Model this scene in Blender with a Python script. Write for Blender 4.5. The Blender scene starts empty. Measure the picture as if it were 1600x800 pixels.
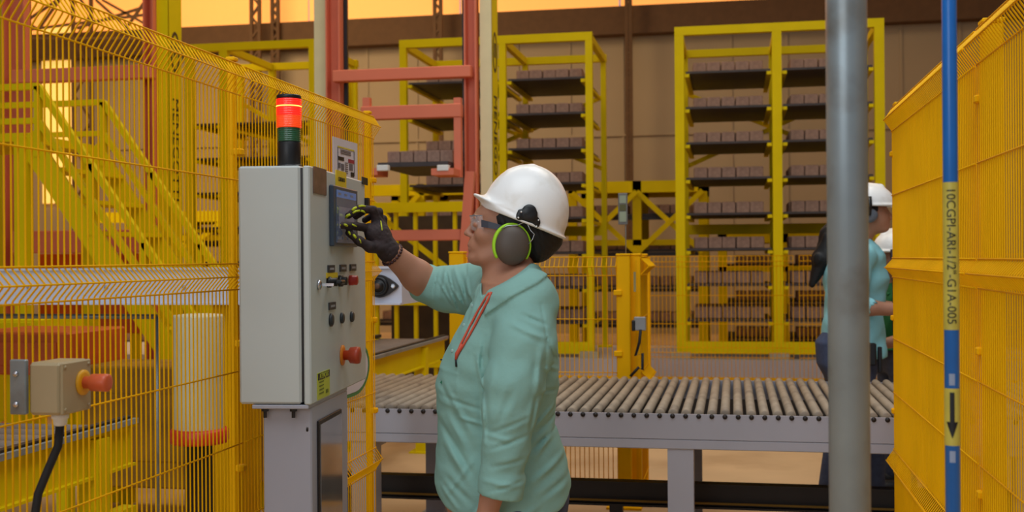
import bpy, math, random
import numpy as np
from mathutils import Vector, Matrix
random.seed(7); np.random.seed(7)
R = math.radians
scene = bpy.context.scene
COL = scene.collection

# ---------------- camera, world, lights, exposure ----------------
F = 1800.0; CAM = Vector((0.0, 0.0, 1.40)); YAW = R(10.85); ROLL = R(-0.42); PITCH = R(0.08)
cam_rot = Matrix.Rotation(YAW, 4, 'Z') @ Matrix.Rotation(R(90) + PITCH, 4, 'X') @ Matrix.Rotation(ROLL, 4, 'Z')
cd = bpy.data.cameras.new('camera'); cam = bpy.data.objects.new('camera', cd); COL.objects.link(cam)
cam.matrix_world = Matrix.Translation(CAM) @ cam_rot
cd.sensor_width = 36.0; cd.lens = 36.0 * F / 1600.0; cd.clip_start = 0.05; cd.clip_end = 200
cd.dof.use_dof = True; cd.dof.focus_distance = 3.38; cd.dof.aperture_fstop = 5.0
scene.camera = cam

def area(name, loc, target, size, size_y, power, rgb):
    l = bpy.data.lights.new(name, 'AREA'); l.shape = 'RECTANGLE'; l.size = size; l.size_y = size_y
    l.energy = power; l.color = rgb
    o = bpy.data.objects.new(name, l); COL.objects.link(o); o.location = loc
    o.rotation_euler = (Vector(target) - Vector(loc)).to_track_quat('-Z', 'Y').to_euler()
    return o
world = bpy.data.worlds.new('world'); scene.world = world; world.use_nodes = True
wn = world.node_tree; wn.nodes['Background'].inputs[0].default_value = (0.80, 0.88, 1.0, 1); wn.nodes['Background'].inputs[1].default_value = 0.30
area('skylight_front', (-0.6, 1.2, 5.6), (-0.5, 3.6, 0.8), 4.0, 3.0, 120, (0.90, 0.96, 1.0))
area('door_daylight', (-2.5, -3.5, 3.0), (0.2, 4.0, 1.2), 4.0, 3.0, 110, (0.86, 0.94, 1.0))
area('fill_light_mid', (-1.0, 8.0, 7.2), (-1.0, 8.6, 0), 7.0, 2.5, 170, (1.0, 0.88, 0.70))  # unseen warm lamp added under the roof to light the middle ground
area('fill_light_back', (-2.0, 16.0, 7.6), (-2.0, 15.0, 0), 14.0, 4.0, 190, (1.0, 0.80, 0.55))  # unseen warm lamp added below the ceiling to light the back racks
area('fill_light_left', (-9.0, 14.0, 7.8), (-9.5, 18.5, 2), 5.0, 5.0, 650, (1.0, 0.74, 0.42))  # unseen warm lamp added to brighten the left of the back wall
area('fill_light_conveyor', (0.6, 5.6, 5.8), (0.8, 6.6, 0.8), 2.5, 2.0, 60, (0.95, 0.97, 1.0))  # unseen neutral lamp added to brighten the figure beyond the rollers
scene.view_settings.view_transform = 'Standard'; scene.view_settings.look = 'None'
scene.view_settings.gamma = 1.0; scene.view_settings.use_curve_mapping = False
scene.view_settings.exposure = 0.0

# ---------------- pixel helpers (photo pixel -> a point of the place) ----------------
R3 = cam_rot.to_3x3()
def ray(px, py): return R3 @ Vector(((px - 800) / F, (400 - py) / F, -1.0))
def atY(px, py, Y):
    d = ray(px, py); return CAM + d * (Y / d.y)
def atX(px, py, X):
    d = ray(px, py); return CAM + d * (X / d.x)
def atD(px, py, dist): return CAM + ray(px, py) * dist
def onplane(px, py, P, n):
    d = ray(px, py); return CAM + d * ((P - CAM).dot(n) / d.dot(n))

# ---------------- materials ----------------
def lin(c): return tuple(((v / 255) / 12.92 if v / 255 <= 0.04045 else ((v / 255 + 0.055) / 1.055) ** 2.4) for v in c)
MATS = {}
def mat(name, rgb, rough=0.5, metal=0.0, var=0.12, scale=8.0, bump=0.0, bscale=60.0, emit=None, alpha=1.0, spec=0.5, dirt=None, dscale=3.0, stretch=(1, 1, 1), trans=0.0):
    if name in MATS: return MATS[name]
    m = bpy.data.materials.new(name); m.use_nodes = True; nt = m.node_tree; b = nt.nodes['Principled BSDF']
    col = lin(rgb) if max(rgb) > 1.0 else tuple(rgb)
    b.inputs['Roughness'].default_value = rough; b.inputs['Metallic'].default_value = metal
    b.inputs['Specular IOR Level'].default_value = spec; b.inputs['Alpha'].default_value = alpha
    if trans: b.inputs['Transmission Weight'].default_value = trans
    tc = nt.nodes.new('ShaderNodeTexCoord'); mp = nt.nodes.new('ShaderNodeMapping'); mp.inputs['Scale'].default_value = stretch
    nt.links.new(tc.outputs['Object'], mp.inputs['Vector'])
    nz = nt.nodes.new('ShaderNodeTexNoise'); nz.inputs['Scale'].default_value = scale; nz.inputs['Detail'].default_value = 5
    nt.links.new(mp.outputs[0], nz.inputs['Vector'])
    rp = nt.nodes.new('ShaderNodeValToRGB'); nt.links.new(nz.outputs['Fac'], rp.inputs[0])
    rp.color_ramp.elements[0].position = 0.3; rp.color_ramp.elements[1].position = 0.7
    rp.color_ramp.elements[0].color = tuple(v * (1 - var) for v in col) + (1,); rp.color_ramp.elements[1].color = tuple(min(1, v * (1 + var)) for v in col) + (1,)
    out = rp.outputs[0]
    if dirt:
        n2 = nt.nodes.new('ShaderNodeTexNoise'); n2.inputs['Scale'].default_value = dscale; n2.inputs['Detail'].default_value = 8
        nt.links.new(mp.outputs[0], n2.inputs['Vector'])
        r2 = nt.nodes.new('ShaderNodeValToRGB'); r2.color_ramp.elements[0].position = 0.52; r2.color_ramp.elements[1].position = 0.72
        nt.links.new(n2.outputs['Fac'], r2.inputs[0])
        mx = nt.nodes.new('ShaderNodeMixRGB'); nt.links.new(r2.outputs[0], mx.inputs[0]); nt.links.new(out, mx.inputs[1])
        mx.inputs[2].default_value = lin(dirt) + (1,); out = mx.outputs[0]
    nt.links.new(out, b.inputs['Base Color'])
    if bump:
        n3 = nt.nodes.new('ShaderNodeTexNoise'); n3.inputs['Scale'].default_value = bscale; n3.inputs['Detail'].default_value = 4
        nt.links.new(tc.outputs['Object'], n3.inputs['Vector'])
        bp = nt.nodes.new('ShaderNodeBump'); bp.inputs['Strength'].default_value = bump; bp.inputs['Distance'].default_value = 0.01
        nt.links.new(n3.outputs['Fac'], bp.inputs['Height']); nt.links.new(bp.outputs[0], b.inputs['Normal'])
    if emit:
        b.inputs['Emission Color'].default_value = lin(emit[0]) + (1,); b.inputs['Emission Strength'].default_value = emit[1]
    MATS[name] = m; return m
YEL = mat('yellow_powder_coat', (236, 176, 0), 0.6, var=0.05, spec=.12)
YELF = mat('yellow_fence_enamel', (246, 182, 0), 0.6, var=0.07, scale=3, spec=.12)
YELP = mat('pale_yellow_paint', (214, 196, 118), 0.5, var=0.05)
YELR = mat('rack_yellow', (224, 200, 0), 0.6, var=0.06, scale=3, spec=.12)
ORG = mat('orange_primer', (220, 116, 82), 0.5, var=0.06, scale=2)
CREAM = mat('cream_column', (222, 208, 160), 0.5, var=0.04)
GREY = mat('cabinet_grey', (190, 196, 192), 0.42, var=0.03, scale=2)
LAV = mat('lavender_grey_paint', (166, 166, 176), 0.4, var=0.04, scale=3)
PALE = mat('pale_lavender_paint', (206, 208, 222), 0.4, var=0.03, scale=3)
GALV = mat('galvanised_steel', (144, 154, 158), 0.36, metal=0.35, var=0.08, scale=14, dirt=(120, 118, 112), dscale=9)
STEEL = mat('bright_steel', (200, 200, 205), 0.25, metal=1.0)
DARK = mat('dark_steel', (44, 38, 36), 0.5, metal=0.3)
BLK = mat('black_plastic', (18, 18, 20), 0.4)
RUB = mat('black_rubber', (26, 24, 24), 0.7)
ROLL_M = mat('roller_dusty_steel', (158, 142, 122), 0.6, var=0.12, scale=9, dirt=(122, 108, 94), dscale=7)
BRICK = mat('concrete_block', (158, 124, 106), 0.9, var=0.18, scale=25, bump=0.3, bscale=120)
BOARD = mat('dark_board', (58, 50, 50), 0.6, var=0.2, scale=6)
WALL = mat('tan_cladding', (168, 148, 120), 0.8, var=0.05, scale=0.6)
BEAMB = mat('brown_beam', (98, 70, 44), 0.8, var=0.1)
FLOORM = mat('dusty_concrete_floor', (206, 172, 130), 0.6, var=0.10, scale=1.4, dirt=(176, 138, 98), dscale=1.1, bump=0.05)
WHT = mat('white_paint', (226, 226, 222), 0.5, var=0.03)
PAPER = mat('white_laminate', (214, 208, 214), 0.4, var=0.02)
YLAB = mat('yellow_label', (226, 196, 40), 0.5, var=0.03)
YGLAB = mat('yellow_green_label', (190, 196, 60), 0.5, var=0.03)
BLUE = mat('blue_pipe_paint', (24, 110, 196), 0.3, var=0.06, scale=20)
REDP = mat('red_paint', (200, 50, 24), 0.45)

# ---------------- mesh builders ----------------
def rot_of(o):
    while o is not None:
        if o.get('_local'): return True
        o = o.parent
    return False
def base_of(o):
    v = Vector((0, 0, 0))
    while o is not None:
        if o.get('_local'): return Vector((0, 0, 0))
        v += o.location; o = o.parent
    return v
def tag(o, label=None, cat=None, group=None, kind=None):
    if label: o['label'] = label
    if cat: o['category'] = cat
    if group: o['group'] = group
    if kind: o['kind'] = kind
    return o
def empty(name, loc, label=None, cat=None, group=None, rz=0.0, local=False):
    o = bpy.data.objects.new(name, None); COL.objects.link(o); o.location = loc; o.rotation_euler = (0, 0, rz)
    o.empty_display_size = 0.1
    if local: o['_local'] = 1
    return tag(o, label, cat, group)
class MB:
    def __init__(s): s.v = []; s.f = []; s.sm = []
    def add(s, vs, fs, smooth=False):
        n = len(s.v); s.v += [tuple(v) for v in vs]; s.f += [tuple(i + n for i in f) for f in fs]; s.sm += [smooth] * len(fs); return s
    def hexa(s, c8):
        return s.add(c8, [(0, 3, 2, 1), (4, 5, 6, 7), (0, 1, 5, 4), (1, 2, 6, 5), (2, 3, 7, 6), (3, 0, 4, 7)])
    def box(s, c, size, rz=0.0, bev=0.0, M=None):
        hx, hy, hz = size[0] / 2, size[1] / 2, size[2] / 2
        Mx = M if M is not None else Matrix.Rotation(rz, 3, 'Z')
        b = min(bev, hx * .9, hy * .9, hz * .9)
        c = Vector(c)
        if b <= 0:
            p = [(-hx, -hy, -hz), (hx, -hy, -hz), (hx, hy, -hz), (-hx, hy, -hz), (-hx, -hy, hz), (hx, -hy, hz), (hx, hy, hz), (-hx, hy, hz)]
            return s.hexa([c + Mx @ Vector(q) for q in p])
        vs = []; idx = {}
        for sx in (-1, 1):
            for sy in (-1, 1):
                for sz in (-1, 1):
                    for a in range(3):
                        q = [sx * hx, sy * hy, sz * hz]; sg = (sx, sy, sz)
                        for k in range(3):
                            if k != a: q[k] -= sg[k] * b
                        idx[(sx, sy, sz, a)] = len(vs); vs.append(c + Mx @ Vector(q))
        fs = []
        def quad(keys, nrm):
            ids = [idx[k] for k in keys]
            n = (vs[ids[1]] - vs[ids[0]]).cross(vs[ids[2]] - vs[ids[0]])
            if n.dot(Mx @ Vector(nrm)) < 0: ids.reverse()
            fs.append(tuple(ids))
        for a in range(3):
            o1, o2 = [k for k in range(3) if k != a]
            for sg in (-1, 1):
                ks = []
                for t1, t2 in ((-1, -1), (1, -1), (1, 1), (-1, 1)):
                    q = [0, 0, 0]; q[a] = sg; q[o1] = t1; q[o2] = t2; ks.append((q[0], q[1], q[2], a))
                n = [0, 0, 0]; n[a] = sg; quad(ks, n)
            for t1 in (-1, 1):
                for t2 in (-1, 1):
                    ks = []
                    for sg, ax in ((-1, o1), (1, o1), (1, o2), (-1, o2)):
                        q = [0, 0, 0]; q[a] = sg; q[o1] = t1; q[o2] = t2; ks.append((q[0], q[1], q[2], ax))
                    n = [0, 0, 0]; n[o1] = t1; n[o2] = t2; quad(ks, n)
        for sx in (-1, 1):
            for sy in (-1, 1):
                for sz in (-1, 1): quad([(sx, sy, sz, 0), (sx, sy, sz, 1), (sx, sy, sz, 2)], (sx, sy, sz))
        return s.add(vs, fs)
    def bar(s, p0, p1, w, h, up=(0, 0, 1), bev=0.0):
        p0, p1 = Vector(p0), Vector(p1); d = (p1 - p0); L = d.length; d.normalize(); u = Vector(up)
        if abs(d.dot(u)) > .99: u = Vector((0, 1, 0))
        x = d.cross(u).normalized(); z = x.cross(d)
        M = Matrix((x, d, z)).transposed()
        return s.box((p0 + p1) / 2, (w, L, h), M=M, bev=bev)
    def channel(s, p0, p1, w, h, t=0.008, up=(0, 0, 1)):   # I section
        p0, p1 = Vector(p0), Vector(p1); d = (p1 - p0).normalized(); u = Vector(up)
        if abs(d.dot(u)) > .99: u = Vector((0, 1, 0))
        x = d.cross(u).normalized(); z = x.cross(d)
        s.bar(p0 + z * (h / 2 - t / 2), p1 + z * (h / 2 - t / 2), w, t, up); s.bar(p0 - z * (h / 2 - t / 2), p1 - z * (h / 2 - t / 2), w, t, up)
        return s.bar(p0, p1, t * 1.2, h, up)
    def tube(s, pts, r, n=8, caps=True, smooth=True):
        pts = [Vector(p) for p in pts]; rings = []; prev = None
        for i, p in enumerate(pts):
            d = (pts[min(i + 1, len(pts) - 1)] - pts[max(i - 1, 0)]).normalized()
            if prev is None:
                a = Vector((0, 0, 1)) if abs(d.z) < .9 else Vector((1, 0, 0)); x = d.cross(a).normalized()
            else: x = (prev - d * prev.dot(d)).normalized()
            prev = x; y = d.cross(x); rr = r[i] if isinstance(r, (list, tuple)) else r
            rings.append([p + (x * math.cos(2 * math.pi * k / n) + y * math.sin(2 * math.pi * k / n)) * rr for k in range(n)])
        vs = [v for g in rings for v in g]; fs = []
        for i in range(len(pts) - 1):
            for k in range(n): fs.append((i * n + k, i * n + (k + 1) % n, (i + 1) * n + (k + 1) % n, (i + 1) * n + k))
        s.add(vs, fs, smooth)
        if caps:
            b = len(s.v) - len(vs)
            s.f += [tuple(b + k for k in reversed(range(n))), tuple(b + len(vs) - n + k for k in range(n))]; s.sm += [False, False]
        return s
    def lathe(s, origin, axis, prof, n=24, smooth=True):
        o = Vector(origin); d = Vector(axis).normalized(); a = Vector((0, 0, 1)) if abs(d.z) < .9 else Vector((1, 0, 0))
        x = d.cross(a).normalized(); y = d.cross(x); vs = []; fs = []
        for r, h in prof:
            for k in range(n): vs.append(o + d * h + (x * math.cos(2 * math.pi * k / n) + y * math.sin(2 * math.pi * k / n)) * max(r, 1e-5))
        for i in range(len(prof) - 1):
            for k in range(n): fs.append((i * n + k, i * n + (k + 1) % n, (i + 1) * n + (k + 1) % n, (i + 1) * n + k))
        fs.append(tuple(reversed(range(n)))); fs.append(tuple((len(prof) - 1) * n + k for k in range(n)))
        return s.add(vs, fs, smooth)
    def prism(s, pts, off):
        n = len(pts); a = [Vector(p) for p in pts]; o = Vector(off); vs = a + [p + o for p in a]
        return s.add(vs, [tuple(reversed(range(n))), tuple(range(n, 2 * n))] + [(i, (i + 1) % n, n + (i + 1) % n, n + i) for i in range(n)])
    def build(s, name, m, parent=None, kind=None, label=None, cat=None, group=None):
        b = base_of(parent) if parent is not None else None
        me = bpy.data.meshes.new(name)
        if parent is not None: vs = [(v[0] - b.x, v[1] - b.y, v[2] - b.z) for v in s.v]; loc = (0, 0, 0)
        else:
            a = np.array(s.v); c = Vector(((a[:, 0].min() + a[:, 0].max()) / 2, (a[:, 1].min() + a[:, 1].max()) / 2, a[:, 2].min()))
            vs = [(v[0] - c.x, v[1] - c.y, v[2] - c.z) for v in s.v]; loc = c
        me.from_pydata(vs, [], s.f); me.polygons.foreach_set('use_smooth', s.sm); me.update(); me.materials.append(m)
        import bmesh
        bm = bmesh.new(); bm.from_mesh(me); bmesh.ops.recalc_face_normals(bm, faces=bm.faces); bm.to_mesh(me); bm.free()
        o = bpy.data.objects.new(name, me); COL.objects.link(o); o.location = loc
        if parent is not None: o.parent = parent
        return tag(o, label, cat, group, kind)
def text_mesh(txt, size, name, m, O, ux, uy, n, parent, depth=0.0015, wrap=None):
    """lettering laid on a surface: O centre, ux reading direction, uy letter-up, n outward"""
    cu = bpy.data.curves.new('lettering', 'FONT'); cu.body = txt; cu.size = size; cu.align_x = 'CENTER'; cu.align_y = 'CENTER'; cu.extrude = depth / 2; cu.resolution_u = 3
    ob = bpy.data.objects.new('lettering', cu); COL.objects.link(ob)
    bpy.context.view_layer.update()
    me = bpy.data.meshes.new_from_object(ob.evaluated_get(bpy.context.evaluated_depsgraph_get()))
    bpy.data.objects.remove(ob)
    O, ux, uy, n = Vector(O), Vector(ux), Vector(uy), Vector(n); b = base_of(parent)
    me = me.copy()
    if wrap:
        import bmesh
        bm = bmesh.new(); bm.from_mesh(me)
        for _ in range(4):
            lg = [e for e in bm.edges if e.calc_length() > wrap * .22]
            if lg: bmesh.ops.subdivide_edges(bm, edges=lg, cuts=1); bmesh.ops.triangulate(bm, faces=bm.faces)
        bm.to_mesh(me); bm.free()
    for v in me.vertices:
        x, y, z = v.co
        if wrap:   # wrap on a cylinder of radius wrap whose axis is ux; O lies on the axis
            a = y / wrap; p = O + ux * x + (uy * math.sin(a) + n * math.cos(a)) * (wrap + z)
        else: p = O + ux * x + uy * y + n * (z + depth / 2)
        v.co = p - b
    me.materials.clear(); me.materials.append(m)
    o = bpy.data.objects.new(name, me); COL.objects.link(o); o.parent = parent
    return o
def copy_tree(o, parent=None):
    c = o.copy(); COL.objects.link(c); c.parent = parent
    for ch in list(o.children): copy_tree(ch, c)
    return c
# ---------------- the setting ----------------
YB = 21.0
MB().box((-3.5, 9.5, -0.05), (27, 25, 0.1)).build('floor', FLOORM, kind='structure')
w = MB(); w.box((-3.5, YB + 0.1, 2.8), (27, 0.2, 5.6))
for i in range(28): w.box((-16.5 + i * 0.97, YB - 0.01, 2.8), (0.05, 0.03, 5.6))
w.box((-3.5, YB - 0.02, 3.62), (27, 0.05, 0.05))
w.build('wall_back', WALL, kind='structure')
zb = atY(700, 22, YB).z
MB().box((-3.5, YB - 0.15, zb - 0.32), (27, 0.3, 0.5)).build('trim_1', BEAMB, kind='structure')
CLER = mat('translucent_roof_sheet', (255, 170, 84), 0.6, var=0.02, emit=((255, 166, 82), 0.95))
cl = MB(); 
for i in range(9): cl.box((-15.5 + i * 3.0, YB + 0.1, zb + 1.45), (2.96, 0.06, 3.0))
cl.build('window_1', CLER, kind='structure')
MB().box((-17, 10, 4.3), (0.2, 24, 8.6)).build('wall_left', WALL, kind='structure')
MB().box((10, 10, 4.3), (0.2, 24, 8.6)).build('wall_right', WALL, kind='structure')
MB().box((-3.5, 13.5, 8.7), (27, 16, 0.15)).build('ceiling', WALL, kind='structure')
WINP = mat('bright_translucent_sheet', (255, 205, 110), 0.5, var=0.02, emit=((255, 196, 100), 1.0))
a = atY(66, 318, YB - .1); b_ = atY(110, 40, YB - .1)
MB().box(((a.x + b_.x) / 2, YB - .06, (a.z + b_.z) / 2), (abs(b_.x - a.x), 0.05, b_.z - a.z)).build('window_2', WINP, kind='structure')
def lattice(px, wpx, Y, py_top):
    c = atY(px, 300, Y); wv = wpx * Y / 1800; zt = atY(px, py_top, Y).z
    m = MB()
    for s in (-1, 1): m.box((c.x + s * wv / 2, Y, zt / 2), (0.06, 0.06, zt))
    n = int(zt / (wv * 1.3)); h = zt / n
    for i in range(n):
        s = 1 if i % 2 else -1
        m.bar((c.x - s * wv / 2, Y, i * h), (c.x + s * wv / 2, Y, (i + 1) * h), 0.04, 0.04, (0, 1, 0))
    return m
k = 2
for px, wp, Y, top in ((130, 34, 20.2, -60), (401, 14, 20.3, -60), (686, 10, 20.3, -60), (984, 6, 20.4, -60), (432, 10, 20.6, -60)):
    lattice(px, wp, Y, top).build('trim_%d' % k, BEAMB, kind='structure'); k += 1
# roof truss seen top left
t = MB()
def P(px, py, Y=19.6): return atY(px, py, Y)
for A, B in (((0, 52), (235, 22)), ((120, 44), (235, 8)), ((150, 0), (200, 45)), ((160, 0), (235, 42)), ((200, 40), (235, -10)), ((30, 40), (120, -20)), ((0, 10), (60, 46)), ((60, 46), (100, -10)), ((0, 60), (240, 60))):
    t.bar(P(*A), P(*B), 0.045, 0.045, (0, 1, 0))
t.build('trim_%d' % k, BEAMB, kind='structure')

# ---------------- wire mesh fences ----------------
def fold_profile(ztop, zbot, folds, depth, half):
    """a wire seen from its side: (height, offset) pairs with softly rounded folds"""
    pr = [(ztop, 0.0)]
    for f in folds:
        zc, h = f if isinstance(f, tuple) else (f, half)
        if abs(zc + h - ztop) > 1e-3: pr += [(zc + h * 1.12, 0.0), (zc + h * .9, depth * .09)]
        pr += [(zc + h * .16, depth * .86), (zc, depth), (zc - h * .16, depth * .86), (zc - h * .9, depth * .09), (zc - h * 1.12, 0.0)]
    pr.append((zbot, 0.0)); return pr
def off_at(pr, z):
    for (z0, o0), (z1, o1) in zip(pr, pr[1:]):
        if z1 <= z <= z0: return o0 + (o1 - o0) * (z0 - z) / (z0 - z1)
    return 0.0
def mesh_panel(p0, p1, nrm, pr, cross, pitch, r, n=5):
    p0, p1, nrm = Vector(p0), Vector(p1), Vector(nrm); L = (p1 - p0).length; d = (p1 - p0) / L; m = MB()
    N = int(L / pitch)
    for i in range(N + 1):
        b = p0 + d * (i * L / N)
        m.tube([Vector((b.x, b.y, 0)) + nrm * o + Vector((0, 0, z)) for z, o in pr], r, n)
    for z in cross:
        o = off_at(pr, z) + r * 1.6
        m.tube([Vector((p0.x, p0.y, z)) + nrm * o, Vector((p1.x, p1.y, z)) + nrm * o], r * 1.05, n)
    return m
def post_mb(x, y, ztop, w=0.05, rz=0.0):
    m = MB(); m.box((x, y, ztop / 2 + 0.005), (w, w, ztop), rz, bev=0.004); m.box((x, y, ztop + 0.012), (w + 0.006, w + 0.006, 0.012), rz, bev=0.003)
    m.box((x, y, 0.006), (w * 2.6, w * 2.6, 0.012), rz)
    return m
def clamp_mb(x, y, z, s=0.03): return MB().box((x, y, z), (s * 1.6, s * 1.5, s), bev=0.004)

XL, YLE = -1.44, 4.52
prN = fold_profile(1.98, 0.06, [(1.935, .045), (1.35, .035), (0.585, .045)], 0.030, 0.05)
crossN = [1.979, 1.935, 1.888, 1.635, 1.388, 1.35, 1.312, 1.07, 0.855, 0.63, 0.585, 0.54, 0.33, 0.09]
lf = empty('mesh_fence', (XL, 2.5, 0), 'yellow folded wire mesh fence running behind the grey control cabinet', 'fence')
posts = [0.57, 1.90, 3.22, YLE]
for y0, y1 in zip(posts, posts[1:]):
    mesh_panel((XL, y0 + 0.02, 0), (XL, y1 - 0.005, 0), (1, 0, 0), prN, crossN, 0.0235, 0.0023).build('wire_panel', YELF, lf)
for y in posts:
    p = post_mb(XL - 0.022, y - 0.006, 1.985, .024).build('post', YELF, lf)
    for z in (1.72, 1.15, 0.78): clamp_mb(XL - 0.006, y - 0.004, z, .021).build('clamp', YELF, p)
XR, YRE = 0.625, 4.78
rf = empty('mesh_fence', (XR, 3, 0), 'tall yellow folded wire mesh fence at the right edge, beside the blue pipe', 'fence')
posts = [YRE, 3.15, 1.5]
prR = fold_profile(1.98, 0.06, [(1.935, .045), (1.35, .035), (0.585, .045)], 0.030, 0.05)
for y0, y1 in zip(posts, posts[1:]):
    mesh_panel((XR, y0 - 0.005, 0), (XR, y1 + 0.02, 0), (-1, 0, 0), prR, crossN, 0.0235, 0.0023).build('wire_panel', YELF, rf)
for y in posts:
    p = post_mb(XR + 0.032, y - 0.012, 1.985).build('post', YELF, rf)
    for z in (1.80, 1.15, 0.78): clamp_mb(XR + 0.006, y - 0.004, z, .021).build('clamp', YELF, p)

# signs wired to the left fence
def fence_quad(pts, X):  return [atX(px, py, X) for px, py in pts]
NX = Vector((1, 0, 0))
def on_fence_rect(x0, x1, yt, yb, X):
    """rectangle on plane X from pixel columns x0..x1 and rows yt..yb at the middle"""
    A = atX(x0, (yt + yb) / 2, X); B = atX(x1, (yt + yb) / 2, X); xm = (x0 + x1) / 2
    T = atX(xm, yt, X).z; Bz = atX(xm, yb, X).z
    return A.y, B.y, T, Bz
XS = XL + 0.012
y0, y1, zt, zb_ = on_fence_rect(520, 558, 219, 290, XS)
sg = empty('safety_sign', (XS, (y0 + y1) / 2, zb_), 'white safety notice with small pictures wired to the fence above the cabinet', 'sign')
MB().box((XS, (y0 + y1) / 2, (zt + zb_) / 2), (0.003, y1 - y0, zt - zb_)).build('plate', PAPER, sg)
LINEM = mat('print_grey', (96, 92, 98), 0.6); REDM = mat('print_red', (150, 40, 54), 0.6); PRY = mat('print_yellow', (206, 190, 60), 0.6)
def decal(m, nm, fy0, fy1, fz0, fz1, parent, X=XS, thick=0.0012, Y0=None, Y1=None, Z0=None, Z1=None):
    Y0 = y0 if Y0 is None else Y0; Y1 = y1 if Y1 is None else Y1; Z0 = zb_ if Z0 is None else Z0; Z1 = zt if Z1 is None else Z1
    ya, yb = Y0 + (Y1 - Y0) * fy0, Y0 + (Y1 - Y0) * fy1; za, zb2 = Z0 + (Z1 - Z0) * fz0, Z0 + (Z1 - Z0) * fz1
    return MB().box((X + 0.002 + thick / 2, (ya + yb) / 2, (za + zb2) / 2), (thick, yb - ya, zb2 - za)).build(nm, m, parent)
decal(PRY, 'yellow_rule', 0.17, 0.85, 0.80, 0.83, sg)
for f in (0.17, 0.84): decal(LINEM, 'border_line', f, f + 0.015, 0.25, 0.80, sg)
decal(BLK, 'black_caption', 0.18, 0.42, 0.53, 0.61, sg); decal(REDM, 'red_caption', 0.60, 0.85, 0.52, 0.60, sg)
decal(LINEM, 'picture', 0.20, 0.28, 0.36, 0.47, sg); decal(LINEM, 'picture', 0.31, 0.42, 0.32, 0.46, sg); decal(LINEM, 'picture', 0.64, 0.78, 0.36, 0.50, sg); decal(BLK, 'picture', 0.70, 0.84, 0.22, 0.32, sg)
tl = MB()
for i in range(6):
    zz = zb_ + (zt - zb_) * (0.5 - i * 0.045); tl.box((XS + 0.0026, y0 + (y1 - y0) * 0.52, zz), (0.001, (y1 - y0) * 0.12, 0.003))
for i in range(3):
    zz = zb_ + (zt - zb_) * (0.76 - i * 0.035); tl.box((XS + 0.0026, y0 + (y1 - y0) * 0.5, zz), (0.001, (y1 - y0) * 0.42, 0.003))
tl.build('text_lines', LINEM, sg)
# rounded green edged notice below, right of the cabinet
c = atX(545, 578, XS)
ng = empty('notice_plate', (XS, c.y, c.z - 0.1), 'white notice with a green rounded edge on the fence beside the emergency button', 'sign')
GRN = mat('green_print', (74, 130, 70), 0.5)
def shield(sc, X):
    pts = []
    A = atX(537, 560, XS); B = atX(577, 583, XS); hz = 0.105 * sc; cy = c.y; 
    y_l, y_r = A.y, B.y
    for i in range(13):
        a_ = -math.pi / 2 + math.pi * i / 12
        pts.append(Vector((X, y_r - 0.18 + math.cos(a_) * 0.18 * sc, c.z + math.sin(a_) * hz)))
    pts += [Vector((X, y_l, c.z + hz)), Vector((X, y_l, c.z - hz))]
    return pts
MB().prism(shield(1.0, XS), (0.002, 0, 0)).build('green_border', GRN, ng)
MB().prism(shield(0.86, XS + 0.002), (0.0012, 0, 0)).build('face', PAPER, ng)
tt = MB()
for i in range(3): tt.box((XS + 0.004, c.y + 0.03, c.z + 0.03 - i * 0.02), (0.001, 0.14 - 0.03 * i, 0.004))
tt.build('text_lines', LINEM, ng)

# emergency stop box hung on the fence, far left
es = empty('emergency_stop_box', (XL + .03, 2.1, 1.09), 'beige box with an orange mushroom button on the fence at the far left', 'switch box')
BEIGE = mat('beige_plastic', (170, 152, 116), 0.5, var=0.05); MUSH = mat('orange_red_plastic', (206, 92, 52), 0.4, var=0.04); RINGY = mat('ring_yellow', (224, 160, 10), 0.45)
zc = 1.148
MB().box((-1.385, 2.05, zc + 0.004), (0.035, 0.012, 0.108), bev=0.002).build('bracket', GALV, es, label='grey steel bracket')
for dz in (-0.03, 0.03): MB().lathe((-1.388, 2.044, zc + dz), (0, -1, 0), [(0.006, 0), (0.006, 0.003), (0.004, 0.005)], 10).build('screw', STEEL, es)
bx = MB().box((-1.333, 2.105, zc), (0.068, 0.105, 0.104), bev=0.006); bx.build('housing', BEIGE, es)
lid = MB().box((-1.2965, 2.105, zc), (0.006, 0.104, 0.103), bev=0.003)
for dy in (-.042, .042):
    for dz in (-.042, .042): lid.lathe((-1.294, 2.105 + dy, zc + dz), (1, 0, 0), [(0.004, 0), (0.004, 0.002)], 8)
lid.build('lid', BEIGE, es)
MB().lathe((-1.294, 2.125, zc + 0.006), (1, 0, 0), [(0.026, 0), (0.026, 0.004), (0.018, 0.006)], 24).build('button_collar', RINGY, es)
MB().lathe((-1.29, 2.125, zc + 0.006), (1, 0, 0), [(0.0125, 0), (0.0125, 0.014), (0.0175, 0.018), (0.0182, 0.048), (0.0175, 0.053), (0.012, 0.055)], 24).build('mushroom_button', MUSH, es)
MB().lathe((-1.325, 2.095, zc - 0.051), (0, 0, -1), [(0.017, 0), (0.017, 0.012), (0.014, 0.013), (0.013, 0.024), (0.009, 0.027)], 16).build('cable_gland', WHT, es)
cp = [(-1.325, 2.095, 1.075), (-1.327, 2.09, 1.03), (-1.34, 2.075, 0.985), (-1.352, 2.06, 0.94), (-1.356, 2.05, 0.88), (-1.358, 2.05, 0.7), (-1.36, 2.05, 0.4), (-1.36, 2.05, 0.02)]
MB().tube(cp, 0.0085, 10).build('cable', RUB, es)

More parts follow.
